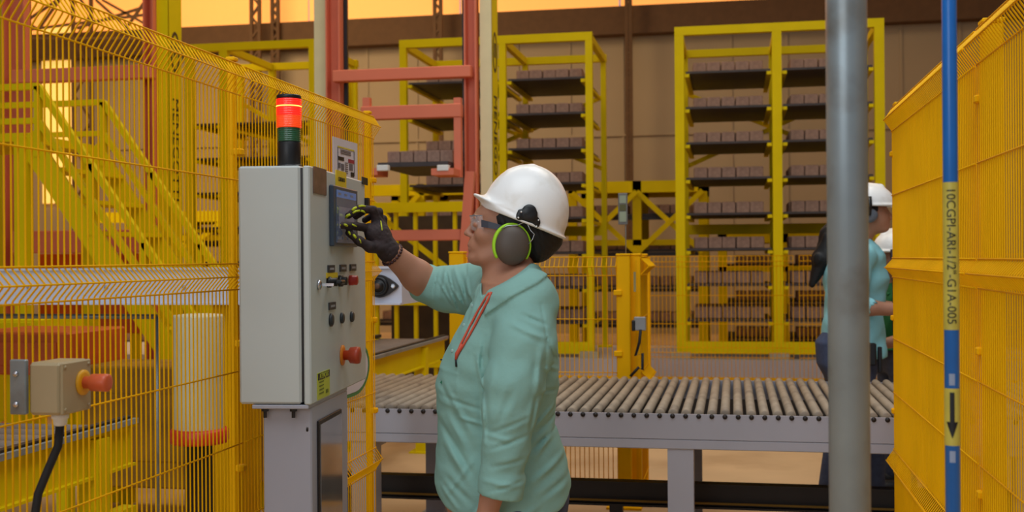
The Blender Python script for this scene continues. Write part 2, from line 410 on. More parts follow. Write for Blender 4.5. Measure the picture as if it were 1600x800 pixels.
# ---------------- control cabinet ----------------
PHI = R(5.49); Dv = Vector((-math.sin(PHI), math.cos(PHI), 0)); Nv = Vector((math.cos(PHI), math.sin(PHI), 0)); Z = Vector((0, 0, 1))
C1 = atD(486.5, 632, 3.15); ZT = atD(486.5, 258, 3.15).z; ZB = C1.z; C1.z = 0
def face(px, py, out=0.0): return onplane(px, py, C1 + Nv * out, Nv)
Lf = (face(572, 600) - C1).dot(Dv)
WS = 0.202
cab = empty('control_cabinet', (C1.x - 0.1, C1.y + 0.3, ZB), 'pale grey control cabinet with touch screen that the woman is operating', 'control cabinet')
H = ZT - ZB
def cbox(m, a0, a1, n0, n1, z0, z1, bev=0.0):
    ctr = C1 + Dv * ((a0 + a1) / 2) + Nv * ((n0 + n1) / 2) + Z * ((z0 + z1) / 2)
    return m.box(ctr, (abs(n1 - n0), abs(a1 - a0), abs(z1 - z0)), PHI, bev)
cbox(MB(), 0, Lf, -WS, -0.028, ZB, ZT, 0.006).build('body', GREY, cab)
cbox(MB(), 0.006, Lf - 0.006, -0.03, -0.018, ZB + 0.006, ZT - 0.006).build('door_gasket', BLK, cab, label='black door gasket')
door = cbox(MB(), -0.001, Lf + 0.001, -0.02, 0.0, ZB - 0.002, ZT - 0.001, 0.004).build('door', GREY, cab)
def facerect(nm, m, px, py, w, h, parent, out=0.0, th=0.003, bev=0.0):
    """w along the face in px at that place, h in px"""
    A = face(px - w / 2, py, out); B = face(px + w / 2, py, out); T = face(px, py - h / 2, out); Bt = face(px, py + h / 2, out)
    c_ = face(px, py, out)
    mb = MB().box(c_ + Nv * (th / 2), (th, (B - A).dot(Dv), T.z - Bt.z), PHI, bev)
    return mb.build(nm, m, parent), c_, (B - A).dot(Dv), T.z - Bt.z
def facetext(txt, px, py, size, m, parent, out): return text_mesh(txt, size, 'lettering', m, face(px, py) + Nv * out, Dv, Z, Nv, parent, 0.0008)
STK = mat('faded_photo_sticker', (120, 92, 76), 0.4, var=0.35, scale=30)
facerect('sticker', STK, 499, 283, 20, 41, door)
facerect('yellow_tag', YLAB, 532, 281, 16, 27, door); facetext('CUIDADO', 532, 281, 0.018, BLK, door, 0.0035)
facerect('corner_tag', BLK, 569, 283, 8, 11, door, th=0.004)
facerect('latch', DARK, 571, 318, 3, 17, door, th=0.012)
HM = mat('screen_bezel', (62, 74, 90), 0.35, var=0.03)
hmi, c_, wv, hv = facerect('touch_screen', HM, 534, 339.5, 38, 92, cab, th=0.014, bev=0.003)
SCR = mat('screen_glass', (88, 94, 110), 0.12, var=0.04, spec=0.6, emit=((86, 96, 118), 0.12))
MB().box(c_ + Nv * 0.0148, (0.0015, wv * 0.80, hv * 0.88), PHI).build('screen', SCR, hmi)
SBL = mat('screen_blue', (84, 112, 160), 0.15, var=0.03, emit=((84, 116, 176), 0.25))
MB().box(c_ + Nv * 0.0158 + Z * hv * 0.37, (0.001, wv * 0.80, hv * 0.12), PHI).build('title_bar', SBL, hmi)
SFL = mat('screen_field', (130, 126, 140), 0.15, var=0.03, emit=((120, 118, 132), 0.12))
MB().box(c_ + Nv * 0.0158 - Z * hv * 0.02, (0.001, wv * 0.62, hv * 0.36), PHI).build('screen_field', SFL, hmi)
ic = MB()
for i in range(3):
    ic.box(c_ + Nv * 0.0165 + Z * hv * 0.37 + Dv * wv * (-0.3 + 0.25 * i), (0.0008, wv * 0.12, hv * 0.035), PHI)
for i in range(4): ic.box(c_ + Nv * 0.0165 - Z * hv * 0.36 + Dv * wv * (-0.3 + 0.2 * i), (0.0008, wv * 0.13, hv * 0.05), PHI)
ic.build('screen_icons', mat('screen_icon', (128, 140, 164), 0.2), hmi)
PL = mat('engraved_plate', (52, 54, 58), 0.5, var=0.1)
for px, py, s in ((516.5, 420, 10), (535, 419, 9.5), (550.5, 418, 9), (518, 478, 10)):
    pl, cc, w1, h1 = facerect('legend_plate', PL, px, py, s, s * 1.15, door, th=0.004)
    MB().box(cc + Nv * 0.0045, (0.001, w1 * 0.6, h1 * 0.3), PHI).build('legend_text', mat('print_light', (150, 150, 154), 0.6), pl)
facerect('yellow_legend', YLAB, 518, 430, 17, 8, door, th=0.003)
def knob(nm, m, px, py, prof, label=None): return MB().lathe(face(px, py), Nv, prof, 24).build(nm, m, cab, label=label)
knob('key_lock', STEEL, 497, 445, [(0.014, 0), (0.014, 0.006), (0.010, 0.009), (0.006, 0.010)], 'chrome key lock')
MB().box(face(497, 445) + Nv * 0.028, (0.034, 0.002, 0.008), PHI).build('key', STEEL, cab)
knob('selector_switch', BLK, 512, 441, [(0.016, 0), (0.016, 0.01), (0.012, 0.012), (0.012, 0.028), (0.004, 0.029)])
MB().box(face(512, 441) + Nv * 0.036 + Dv * 0.008, (0.02, 0.05, 0.013), PHI, 0.004).build('selector_lever', BLK, cab)
knob('push_button', BLK, 529.5, 439, [(0.017, 0), (0.017, 0.012), (0.013, 0.013), (0.013, 0.024), (0.010, 0.026)])
RED = mat('red_plastic', (190, 44, 30), 0.35)
knob('red_button', RED, 546, 438, [(0.016, 0), (0.016, 0.012), (0.015, 0.013), (0.015, 0.024), (0.012, 0.026)], 'red push button')
DGR = mat('dark_grey_plastic', (48, 52, 56), 0.45)
for px, py, r_ in ((516, 500, 0.019), (533, 497, 0.0165), (548.5, 495, 0.0165)):
    knob('round_button', DGR, px, py, [(r_, 0), (r_, 0.006), (r_ * .8, 0.008), (r_ * .75, 0.009)])
ORY = mat('orange_ring', (224, 130, 30), 0.45)
knob('stop_collar', ORY, 534.5, 555, [(0.031, 0), (0.031, 0.004), (0.02, 0.006)], 'orange round collar')
knob('stop_mushroom', mat('stop_red', (186, 66, 34), 0.38), 534.5, 555, [(0.015, 0), (0.015, 0.02), (0.0245, 0.026), (0.0265, 0.046), (0.025, 0.054), (0.014, 0.057)], 'red-orange mushroom stop button')
wl, cc, w1, h1 = facerect('warning_label', YGLAB, 505, 600.5, 19, 41, door, th=0.002)
MB().box(cc + Nv * 0.0026 + Z * h1 * 0.36, (0.001, w1 * 0.94, h1 * 0.25), PHI).build('label_header', BLK, wl)
text_mesh('ATENÇÃO', 0.021, 'lettering', YGLAB, cc + Nv * 0.0033 + Z * h1 * 0.36, Dv, Z, Nv, wl, 0.0006)
tl = MB()
for i in range(4):
    tl.box(cc + Nv * 0.0026 + Z * h1 * (0.14 - 0.14 * i) - Dv * w1 * 0.2, (0.001, w1 * 0.35, h1 * 0.05), PHI)
tl.box(cc + Nv * 0.0026 - Z * h1 * 0.3 + Dv * w1 * 0.25, (0.001, w1 * 0.2, h1 * 0.14), PHI)
tl.build('label_text', mat('olive_print', (110, 116, 30), 0.6), wl)
# stack light on the roof of the cabinet
sx = C1 - Nv * 0.092 + Dv * 0.12; r_ = 0.0355
def spx(py): return atD(432, py, (sx - CAM).dot(R3 @ Vector((0, 0, -1)))).z
slt = empty('stack_light', (sx.x, sx.y, ZT), 'signal tower with a lit red lamp on top of the cabinet', 'signal light')
B0 = Vector((sx.x, sx.y, 0)); z0 = ZT
def seg(nm, m, za, zb, ra, parent=slt, label=None, ribs=False):
    pr = [(ra * .96, za), (ra, za + 0.003), (ra, zb - 0.003), (ra * .96, zb)]
    if ribs:
        pr = []; n = 7
        for i in range(n):
            f0 = za + (zb - za) * i / n; f1 = za + (zb - za) * (i + 1) / n; pr += [(ra, f0 + 0.0005), (ra, f1 - 0.0012), (ra * .975, f1 - 0.0006)]
    return MB().lathe(B0, Z, pr, 32).build(nm, m, parent, label=label)
zg0, zg1, zo, zr, zt_ = spx(222), spx(200), spx(181), spx(155), spx(149)
seg('base', BLK, z0, z0 + 0.012, r_ * 1.0); seg('black_module', BLK, z0 + 0.008, zg0, r_ * 0.92, label='black sounder module')
seg('green_lens', mat('green_lens', (24, 84, 50), 0.2, spec=0.8), zg0, zg1, r_ * 0.93, ribs=True, label='unlit green lens')
seg('orange_lens', mat('orange_lens', (235, 70, 20), 0.2, spec=0.8, emit=((255, 70, 20), 0.55)), zg1, zo, r_ * 1.0, ribs=True, label='orange lens')  # glow put into the orange lens for light spilling from the red one
seg('red_lens', mat('red_lens', (240, 24, 16), 0.2, spec=0.8, emit=((255, 32, 20), 1.3)), zo, zr, r_ * 1.0, ribs=True, label='lit red lens')
hz = (zo * .45 + zr * .55)
MB().lathe(B0, Z, [(r_ * 1.004, hz - 0.0015), (r_ * 1.008, hz), (r_ * 1.004, hz + 0.0015)], 32).build('lamp_glow', mat('lamp_filament', (255, 140, 60), 0.3, emit=((255, 150, 60), 5.0)), slt)
seg('cap', BLK, zr, zt_, r_ * 0.98)

# pedestal
ped = empty('cabinet_pedestal', (C1.x - .1, C1.y + .3, 0), 'grey steel pedestal with a glazed panel carrying the control cabinet', 'pedestal')
PN = 0.0; pn1 = -0.008; pn0 = pn1 - 0.137; pa0, pa1 = 0.03, Lf * 0.66
pm = MB(); cbox(pm, pa0, pa1, pn0, pn1, 0.012, ZB - 0.012, 0.004); pm.build('column', LAV, ped)
tp = MB(); cbox(tp, -0.0, pa1, -WS + 0.035, -0.008, ZB - 0.013, ZB - 0.002, 0.002); tp.build('top_plate', LAV, ped)
bp_ = MB(); cbox(bp_, pa0 - 0.05, pa1 + 0.05, pn0 - 0.05, pn1 + 0.05, 0.0, 0.012); bp_.build('foot_plate', LAV, ped)
for n_ in (-0.135, -0.055):
    q = C1 + Nv * n_ + Dv * 0.016; MB().lathe((q.x, q.y, ZB - 0.013), (0, 0, -1), [(0.010, 0), (0.010, 0.008), (0.005, 0.009), (0.005, 0.026)], 6, False).build('bolt', DARK, ped)
def pface(px, py, out=0): return onplane(px, py, C1 + Nv * (pn1 + out), Nv)
A = pface(497, 700); B = pface(530, 700); T = pface(513, 648).z
GLS = mat('panel_glass', (176, 172, 170), 0.10, metal=0.7, var=0.25, scale=4)
wa, wb = (A - C1).dot(Dv), (B - C1).dot(Dv)
fr = MB(); cbox(fr, wa - 0.012, wb + 0.012, pn1, pn1 + 0.006, 0.35, T, 0.002); fr.build('panel_frame', DARK, ped, label='dark frame of the glazed panel')
g_ = MB(); cbox(g_, wa, wb, pn1 + 0.006, pn1 + 0.009, 0.362, T - 0.012); g_.build('glass_panel', GLS, ped, label='reflective glass panel')
q = pface(479, 671); MB().lathe(q, Nv, [(0.006, 0), (0.006, 0.004)], 10).build('screw', DARK, ped)

# ---------------- roller conveyor ----------------
rc = empty('roller_conveyor', (-0.3, 5.5, 0), 'roller conveyor with dusty rollers and a pale grey side frame behind the woman', 'conveyor')
Y0c, Y1c = 4.86, 6.16; X0c, X1c = -2.05, 1.75; ZR = 0.742
fb = MB(); fb.box(((X0c + X1c) / 2, Y0c - 0.02, 0.692), (X1c - X0c, 0.012, 0.104)); fb.box(((X0c + X1c) / 2, Y0c + 0.01, 0.642), (X1c - X0c, 0.06, 0.006)); fb.build('side_rail', LAV, rc)
MB().box(((X0c + X1c) / 2, Y0c - 0.018, 0.618), (X1c - X0c, 0.014, 0.040), bev=0.003).build('lower_rail', LAV, rc)
fb = MB(); fb.box(((X0c + X1c) / 2, Y1c + 0.02, 0.692), (X1c - X0c, 0.012, 0.104)); fb.build('side_rail', LAV, rc)
for x in (-1.6, -0.22, 1.15):
    for y in (Y0c + 0.03, Y1c - 0.03):
        m = MB(); m.box((x, y - 0.045, 0.30), (0.105, 0.008, 0.60)); m.box((x + 0.05, y, 0.30), (0.008, 0.09, 0.60)); m.box((x - 0.05, y, 0.30), (0.008, 0.09, 0.60)); m.box((x, y, 0.006), (0.16, 0.14, 0.012))
        m.build('leg', LAV, rc)
    MB().box((x, (Y0c + Y1c) / 2, 0.585), (0.08, Y1c - Y0c - 0.1, 0.05)).build('cross_member', LAV, rc)
MB().box(((X0c + X1c) / 2, (Y0c + Y1c) / 2, 0.650), (X1c - X0c, Y1c - Y0c - .08, 0.006)).build('gap_shade_sheet', mat('gap_shade_dark', (48, 40, 34), .8, var=.3), rc, label='dark sheet under the rollers standing in for shaded gaps')  # added dark sheet that puts shade into the gaps between rollers
pitch = 0.0536; n = int((X1c - X0c) / pitch)
RM, DKR, HEX = ROLL_M, DARK, STEEL
for i in range(n):
    x = X0c + 0.03 + i * pitch
    rl = MB().lathe((x, Y0c, ZR), (0, 1, 0), [(0.016, 0), (0.0202, 0.003), (0.0202, Y1c - Y0c - 0.003), (0.016, Y1c - Y0c)], 14).build('roller', RM, rc)
    MB().lathe((x, Y0c - 0.0265, ZR - 0.006), (0, -1, 0), [(0.0105, -0.006), (0.0105, 0.002), (0.008, 0.003), (0.006, 0.008)], 8).build('axle_end', DKR, rl)
rs = MB().channel((-2.0, 5.45, 0.285), (1.7, 5.45, 0.285), 0.07, 0.115, 0.01)
rs.build('floor_rail', DARK, None, label='dark steel rail running low under the roller conveyor', cat='rail')
o = bpy.data.objects['floor_rail']
sp = MB()
for x in (-1.9, -0.55, 0.55, 1.6): sp.box((x, 5.45, 0.11), (0.06, 0.06, 0.235)); sp.box((x, 5.45, 0.005), (0.14, 0.12, 0.01)); sp.build('foot', DARK, o); sp = MB()
MB().box((-0.15, 5.411, 0.255), (3.6, 0.006, 0.01)).build('edge_strip', mat('ochre_dirt', (130, 98, 30), 0.8), o)

# ---------------- raised beam with bearing, behind the left fence ----------------
YBm = 5.0
a = atY(628, 476, YBm); tz = atY(600, 417, YBm).z; bz = a.z
bmr = empty('raised_belt_conveyor', (-4, YBm + .2, 0), 'pale grey conveyor beam with a black flange bearing behind the left fence', 'conveyor')
m = MB(); m.box(((a.x - 6.5) / 2, YBm + 0.012, (tz + bz) / 2), (a.x + 6.5, 0.024, tz - bz)); m.box(((a.x - 6.5) / 2, YBm + 0.02, tz - .004), (a.x + 6.5, 0.07, 0.008)); m.box(((a.x - 6.5) / 2, YBm - 0.012, bz + .004), (a.x + 6.5, 0.03, 0.008)); m.box((a.x - 0.011, YBm + 0.207, (tz + bz) / 2), (0.02, 0.36, tz - bz - .002))
m.box(((a.x - 6.5) / 2, YBm + 0.4, (tz + bz) / 2), (a.x + 6.5, 0.02, tz - bz))
m.build('frame', PALE, bmr)
for px in (45, 166, 288):
    q = atY(px, 449, YBm); MB().lathe(q, (0, -1, 0), [(0.011, 0), (0.011, 0.006), (0.006, 0.012)], 6, False).build('bolt', STEEL, bmr)
q = atY(594, 447, YBm); br = MB()
pts = []
for i in range(32):
    t_ = 2 * math.pi * i / 32; cx = math.cos(t_); sz = math.sin(t_)
    pts.append((q.x + 0.088 * cx * (1 if abs(cx) > .2 else 1), YBm - 0.002, q.z + 0.052 * sz * (1 - 0.62 * abs(cx) ** 1.6)))
br.prism(pts, (0, -0.016, 0)); br.build('flange_bearing', DARK, bmr, label='black two-bolt flange bearing')
fbq = bpy.data.objects['flange_bearing']
MB().lathe(q, (0, -1, 0), [(0.046, 0.01), (0.044, 0.03), (0.036, 0.034), (0.034, 0.030), (0.024, 0.030), (0.024, 0.044), (0.012, 0.045)], 28).build('bearing_ring', BLK, fbq)
for s in (-1, 1): MB().lathe((q.x + s * 0.066, YBm - 0.016, q.z), (0, -1, 0), [(0.012, 0), (0.012, 0.006), (0.008, 0.009)], 6, False).build('bearing_bolt', STEEL, fbq)
MB().lathe(q, (0, -1, 0), [(0.014, 0.03), (0.014, 0.05), (0.01, 0.052)], 16).build('shaft_end', mat('rusty_shaft', (96, 70, 56), 0.5, metal=.5), fbq)
for x in (-5.5, -2.35):
    m = MB(); m.box((x, YBm + 0.2, bz / 2), (0.1, 0.3, bz)); m.box((x, YBm + .2, 0.006), (0.2, 0.4, 0.012)); m.build('leg', YEL, bmr)
MB().box(((a.x - 6.4) / 2, YBm + .2, tz - 0.03), (a.x + 6.2, 0.34, 0.015)).build('belt', RUB, bmr)
# ---------------- pipes in the foreground ----------------
lean = math.tan(R(0.12))
g0 = atD(1325, 402, 1.78); rg = 63 / 2 / 1800 * 1.78
gp = empty('steel_pipe', (g0.x, g0.y, 0), 'thick galvanised steel pipe standing upright in front of the conveyor', 'pipe')
MB().tube([(g0.x, g0.y, 0.012), (g0.x, g0.y, 3.4)], rg, 40).build('pipe', GALV, gp)
MB().lathe((g0.x, g0.y, 0), (0, 0, 1), [(0.07, 0), (0.07, 0.012), (rg + .004, 0.013), (rg + .004, 0.03)], 32).build('floor_flange', GALV, gp)
b0 = atD(1486, 402, 1.95); rb = 22.5 / 2 / 1800 * 1.95
bp_ = empty('air_pipe', (b0.x, b0.y, 0), 'thin blue painted pipe with a yellow code label and a down arrow', 'pipe')
MB().tube([(b0.x, b0.y, 0.0), (b0.x, b0.y, 3.4)], rb, 32).build('pipe', BLUE, bp_)
def bz_(py): return atD(1486, py, 1.95).z
ppx = mat('faded_yellow_tape', (206, 190, 80), 0.45, var=0.12, scale=20)
toC = (Vector((CAM.x, CAM.y, 0)) - Vector((b0.x, b0.y, 0))).normalized(); side = Vector((0, 0, 1)).cross(toC)
def wrap_label(nm, za, zb, m, frac=0.5, off=0.0006):
    mb = MB(); vs = []; n = 20
    for zz in (za, zb):
        for i in range(n + 1):
            a_ = -math.pi * frac + 2 * math.pi * frac * i / n
            vs.append(Vector((b0.x, b0.y, zz)) + (toC * math.cos(a_) + side * math.sin(a_)) * (rb + off))
    mb.add(vs, [(i, i + 1, n + 2 + i, n + 1 + i) for i in range(n)], True)
    return mb.build(nm, m, bp_)
lb = wrap_label('code_label', bz_(515), bz_(285), ppx)
text_mesh('10CGPI-ARI-1/2"-G1A-005', (bz_(292) - bz_(508)) / 11.2, 'lettering', BLK, Vector((b0.x, b0.y, (bz_(292) + bz_(508)) / 2)) , Vector((0, 0, -1)), side, toC, lb, 0.0006, wrap=rb + 0.001)
al = wrap_label('arrow_label', bz_(695), bz_(606), ppx)
am = MB(); O = Vector((b0.x, b0.y, 0)) + toC * (rb + 0.0008)
def arc(dx): return (toC * math.cos(dx / rb) + side * math.sin(dx / rb)) * (rb + 0.0012) + Vector((b0.x, b0.y, 0))
def strip(pts):
    vs = [arc(x) + Z * z_ for x, z_ in pts]; am.add(vs, [tuple(range(len(vs)))])
hw = 0.0035
for i in range(4):
    xa = -hw + 2 * hw * i / 4; xb = -hw + 2 * hw * (i + 1) / 4; strip([(xa, bz_(612)), (xb, bz_(612)), (xb, bz_(660)), (xa, bz_(660))])
for i in range(8):
    xa = -0.009 + 0.018 * i / 8; xb = -0.009 + 0.018 * (i + 1) / 8; f = lambda x: bz_(684) + (bz_(658) - bz_(684)) * abs(x) / 0.009
    strip([(xa, bz_(658)), (xb, bz_(658)), (xb, f(xb)), (xa, f(xa))])
am.build('arrow', BLK, al)
for py in (592, 712): wrap_label('scuff', bz_(py + 9), bz_(py - 9), mat('worn_primer', (150, 164, 190), 0.5), frac=0.12, off=0.0004)

# ---------------- fence behind the conveyor ----------------
prM = fold_profile(1.40, 0.08, [1.345, 0.70], 0.05, 0.05)
crossM = [1.40, 1.345, 1.295, 1.05, 0.75, 0.70, 0.65, 0.4, 0.12]
YM = 6.46
xa = atY(716, 500, YM).x; xb = atY(975, 500, YM).x; xc = atY(996, 500, YM).x
mf = empty('mesh_fence', ((xa + xb) / 2, YM, 0), 'low yellow mesh fence directly behind the conveyor, between woman and yellow post', 'fence')
mesh_panel((xa + .03, YM, 0), (xb - .04, YM, 0), (0, -1, 0), prM, crossM, 0.0265, 0.0026, 4).build('wire_panel', YELF, mf)
post_mb(xa, YM, 1.42, 0.085).build('post', YELF, mf)
pp = post_mb(xb, YM, 1.40, 0.075).build('post', YELF, mf)
for z in (1.2, 0.86): clamp_mb(xb - .03, YM - .03, z).build('clamp', YELF, pp)
Y2m = 7.05
sf = empty('mesh_fence', (xc, 7.1, 0), 'yellow mesh fence running away from the post, seen almost edge on', 'fence')
mesh_panel((xc + .01, YM + 0.09, 0), (xc + .01, Y2m, 0), (1, 0, 0), prM, crossM, 0.0265, 0.0030, 4).build('wire_panel', YELF, sf)
for y in (YM + 0.10, Y2m): post_mb(xc - 0.025, y, 1.40, 0.075).build('post', YELF, sf)
MB().box((xc - .01, (YM + .06 + Y2m) / 2, 0.75), (0.012, Y2m - YM - .06, 1.26)).build('back_sheet', YEL, sf)
e0 = atY(1001, 505, YM)
sb = empty('junction_box', (e0.x, YM - 0.03, e0.z - .04), 'small grey junction box with a black cable on the yellow fence post', 'electrical box')
MB().box((e0.x, YM - 0.045, e0.z), (0.065, 0.04, 0.075), bev=0.004).build('housing', mat('light_grey_box', (150, 150, 150), 0.4), sb)
MB().box((e0.x - 0.035, YM - 0.05, e0.z - 0.01), (0.02, 0.04, 0.06), bev=0.004).build('plug', BLK, sb)
cpts = [atY(x, y, YM - 0.075) for x, y in ((1001, 515), (999, 535), (993, 556), (1004, 552), (1004, 578), (998, 574), (985, 588))]
MB().tube(cpts, 0.008, 8).build('cable', RUB, sb)
s0 = atY(993, 440, YM)
MB().box((s0.x, YM - 0.05, s0.z), (0.012, 0.006, 0.11)).build('inspection_strip', mat('grey_strip', (150, 140, 90), 0.5), sf)
# sign on a rod
q0 = atY(978, 402, YM + 0.05); qa = atY(966, 302, YM + .05); qb = atY(981, 351, YM + .05)
rs = empty('rod_sign', (q0.x, YM + .05, 1.39), 'small framed grey and green sign on a thin rod above the yellow post', 'sign')
MB().tube([(q0.x, YM + .05, 1.38), (q0.x, YM + .05, qa.z)], 0.003, 6).build('rod', GALV, rs)
MB().box(((qa.x + qb.x) / 2, YM + .04, (qa.z + qb.z) / 2), (qb.x - qa.x, 0.012, qa.z - qb.z), bev=.002).build('frame', mat('sign_frame', (110, 106, 100), 0.5), rs)
fz = qa.z - qb.z; fx = qb.x - qa.x
MB().box(((qa.x + qb.x) / 2, YM + .033, qa.z - fz * .2), (fx * .7, 0.003, fz * .24)).build('panel', mat('sign_green_grey', (150, 158, 130), 0.5), rs)
MB().box(((qa.x + qb.x) / 2, YM + .033, qb.z + fz * .25), (fx * .7, 0.003, fz * .32)).build('panel', mat('sign_green_grey', (150, 158, 130), 0.5), rs)
MB().box(((qa.x + qb.x) / 2, YM + .033, qa.z - fz * .46), (fx * .7, 0.003, fz * .2)).build('dark_panel', mat('sign_olive', (84, 80, 30), 0.5), rs)

# far fence and the kerb the racks stand on
YF = 11.9
x0 = atY(1012, 500, YF).x; x1 = 3.6
prF = fold_profile(1.40, 0.06, [1.345, 0.42], 0.05, 0.05)
ff = empty('mesh_fence', ((x0 + x1) / 2, YF, 0), 'long low yellow mesh fence at the foot of the right storage rack', 'fence')
np_ = 3
for i in range(np_):
    xs0 = x0 + (x1 - x0) * i / np_; xs1 = x0 + (x1 - x0) * (i + 1) / np_
    mesh_panel((xs0 + .03, YF, 0), (xs1 - .03, YF, 0), (0, -1, 0), prF, [1.40, 1.345, 1.295, 1.0, 0.71, 0.47, 0.42, 0.37, 0.1], 0.04, 0.0031, 4).build('wire_panel', YELF, ff)
for i in (0, 3): post_mb(x0 + (x1 - x0) * i / np_, YF + .03, 1.38, 0.05).build('post', YELF, ff)
fblk = mat('pale_footing', (170, 162, 140), .7, var=.05)
kb = MB(); kb.box((-1.5, 13.35, 0.15), (14, 1.9, 0.30)); kb.build('trim_9', mat('pale_kerb_paint', (176, 170, 174), 0.6, var=0.08, scale=2), kind='structure')
MB().box((-1.5, 12.385, 0.10), (14, 0.03, 0.035)).build('trim_10', YEL, kind='structure')

# ---------------- block storage racks ----------------
YR0, YR1 = 12.62, 14.05; ZK = 0.30
blk_me = None
def block_mesh():
    m = MB(); m.box((0, 0, 0.062), (0.142, 0.16, 0.124), bev=0.006)
    o = m.build('concrete_block', BRICK); o.location = (0, 0, 0)
    me = o.data; 
    for v in me.vertices: v.co.z += 0
    bpy.data.objects.remove(o); return me
blk_me = block_mesh()
zmin = min(v.co.z for v in blk_me.vertices)
for v in blk_me.vertices: v.co.z -= zmin
blk_me.materials.clear()
for k_ in range(1): blk_me.materials.append(BRICK)
deep = []          # blocks behind the front row
ORD = ['leftmost', 'second from left', 'middle', 'second from right', 'rightmost']
LEV = ['top', 'second', 'third', 'fourth', 'fifth', 'sixth', 'seventh', 'eighth', 'lowest']
def block(x, y, z, label, group):
    o = bpy.data.objects.new('concrete_block', blk_me); COL.objects.link(o); o.location = (x, y, z); o.rotation_euler = (0, 0, random.uniform(-.03, .03))
    return tag(o, label, 'concrete block', group)
def rack(pxs, which, ytop, levels, pitch_px, first_px, ref_px, skipb=(), posts_w=0.10, blocks=True, halves=('left bay', 'right bay')):
    X = [atY(p, 300, YR0).x for p in pxs]; ztop = atY(ref_px, ytop, YR0).z
    r = empty('storage_rack', ((X[0] + X[-1]) / 2, YR0, ZK), which[0], 'storage rack', None)
    for i, x in enumerate(X):
        w_ = posts_w if i != 1 or len(X) < 3 else posts_w
        m = MB(); m.box((x, YR0, (ZK + ztop) / 2), (w_, 0.08, ztop - ZK)); m.box((x, YR0, ZK + .01), (w_ * 2.0, 0.2, 0.02)); m.build('post', YELR, r); MB().box((x, YR0 - .14, ZK + .035), (0.2, 0.10, 0.07)).build('footing', fblk, r, label='pale footing block')
        m = MB(); m.box((x, YR1, (ZK + ztop) / 2), (w_ * .8, 0.08, ztop - ZK)); m.box((x, YR1, ZK + .01), (w_ * 2, 0.2, 0.02)); m.build('post', YELR, r)
        m = MB(); m.box((x, (YR0 + YR1) / 2, ztop - 0.05), (0.06, YR1 - YR0, 0.08)); m.build('side_beam', YELR, r)
    for y, h in ((YR0, 0.09), (YR1, 0.09)):
        MB().box(((X[0] + X[-1]) / 2, y, ztop - h / 2 + 0.002), (X[-1] - X[0] + posts_w, 0.085, h)).build('top_beam', YELR, r)
    zlow = atY(ref_px, 543, YR0).z
    MB().box(((X[0] + X[-1]) / 2, YR0 - 0.01, zlow), (X[-1] - X[0], 0.07, 0.13)).build('bottom_beam', YELR, r)
    MB().box(((X[0] + X[-1]) / 2, YR1, 1.72), (X[-1] - X[0], 0.06, 0.12)).build('rear_beam', YELR, r)
    MB().bar((X[0], YR1 + .05, ztop - 1.4), (X[-1], YR1 + .05, ztop - 0.5), 0.05, 0.04, (0, 1, 0)).build('brace', YELR, r)
    MB().bar((X[0], YR1 + .09, ztop - 0.5), (X[-1], YR1 + .09, ztop - 1.4), 0.05, 0.04, (0, 1, 0)).build('brace', YELR, r)
    for lv in range(levels):
        z = atY(ref_px, first_px + pitch_px * lv, YR0).z
        for bi in range(len(X) - 1):
            xa_, xb_ = X[bi] + posts_w / 2, X[bi + 1] - posts_w / 2
            for xx in (xa_ + 0.03, xb_ - 0.03): MB().box((xx, (YR0 + YR1) / 2, z - 0.046), (0.05, YR1 - YR0, 0.035)).build('shelf_bracket', YELR, r)
            if (lv, bi) in skipb: continue
            xm = (xa_ + xb_) / 2; bw = (xb_ - xa_) - 0.03
            side_ = halves[bi] if bi < len(halves) else 'bay'
            bd = MB().box((xm, YR0 + 0.66, z - 0.014), (bw, 1.30, 0.026), bev=0.003)
            bd.build('pallet_board', BOARD, None, label='dark board, %s level, %s of %s' % (LEV[min(lv, 8)], side_, which[1]), cat='pallet board', group='dark boards on the storage racks')
            if not blocks: continue
            for j in range(5):
                xj = xm + (j - 2) * 0.152
                block(xj + random.uniform(-.003, .003), YR0 + 0.30 + random.uniform(-.02, .02), z + 0.0, 'concrete block, %s on %s board, %s of %s' % (ORD[j], LEV[min(lv, 8)], side_, which[1]), 'concrete blocks on the storage racks')
                for q_ in range(3): deep.append((xj + random.uniform(-.004, .004) - 0.012, YR0 + 0.52 + q_ * 0.24, z, random.uniform(-.02, .02)))
    return r
rack([1063, 1215, 1375], ('tall yellow storage rack right of centre, behind the grey steel pipe', 'right rack'), 40, 8, 55.7, 109, 1140)
rack([632, 787, 922], ('tall yellow storage rack behind the white hard hat of the woman', 'middle rack'), 54, 8, 54.5, 121, 850, posts_w=0.078)
rack([298, 352, 492], ('yellow storage rack seen through the left fence, partly behind the cabinet', 'left rack'), 66, 7, 54.5, 190, 400, halves=('narrow bay', 'wide bay'), blocks=False)

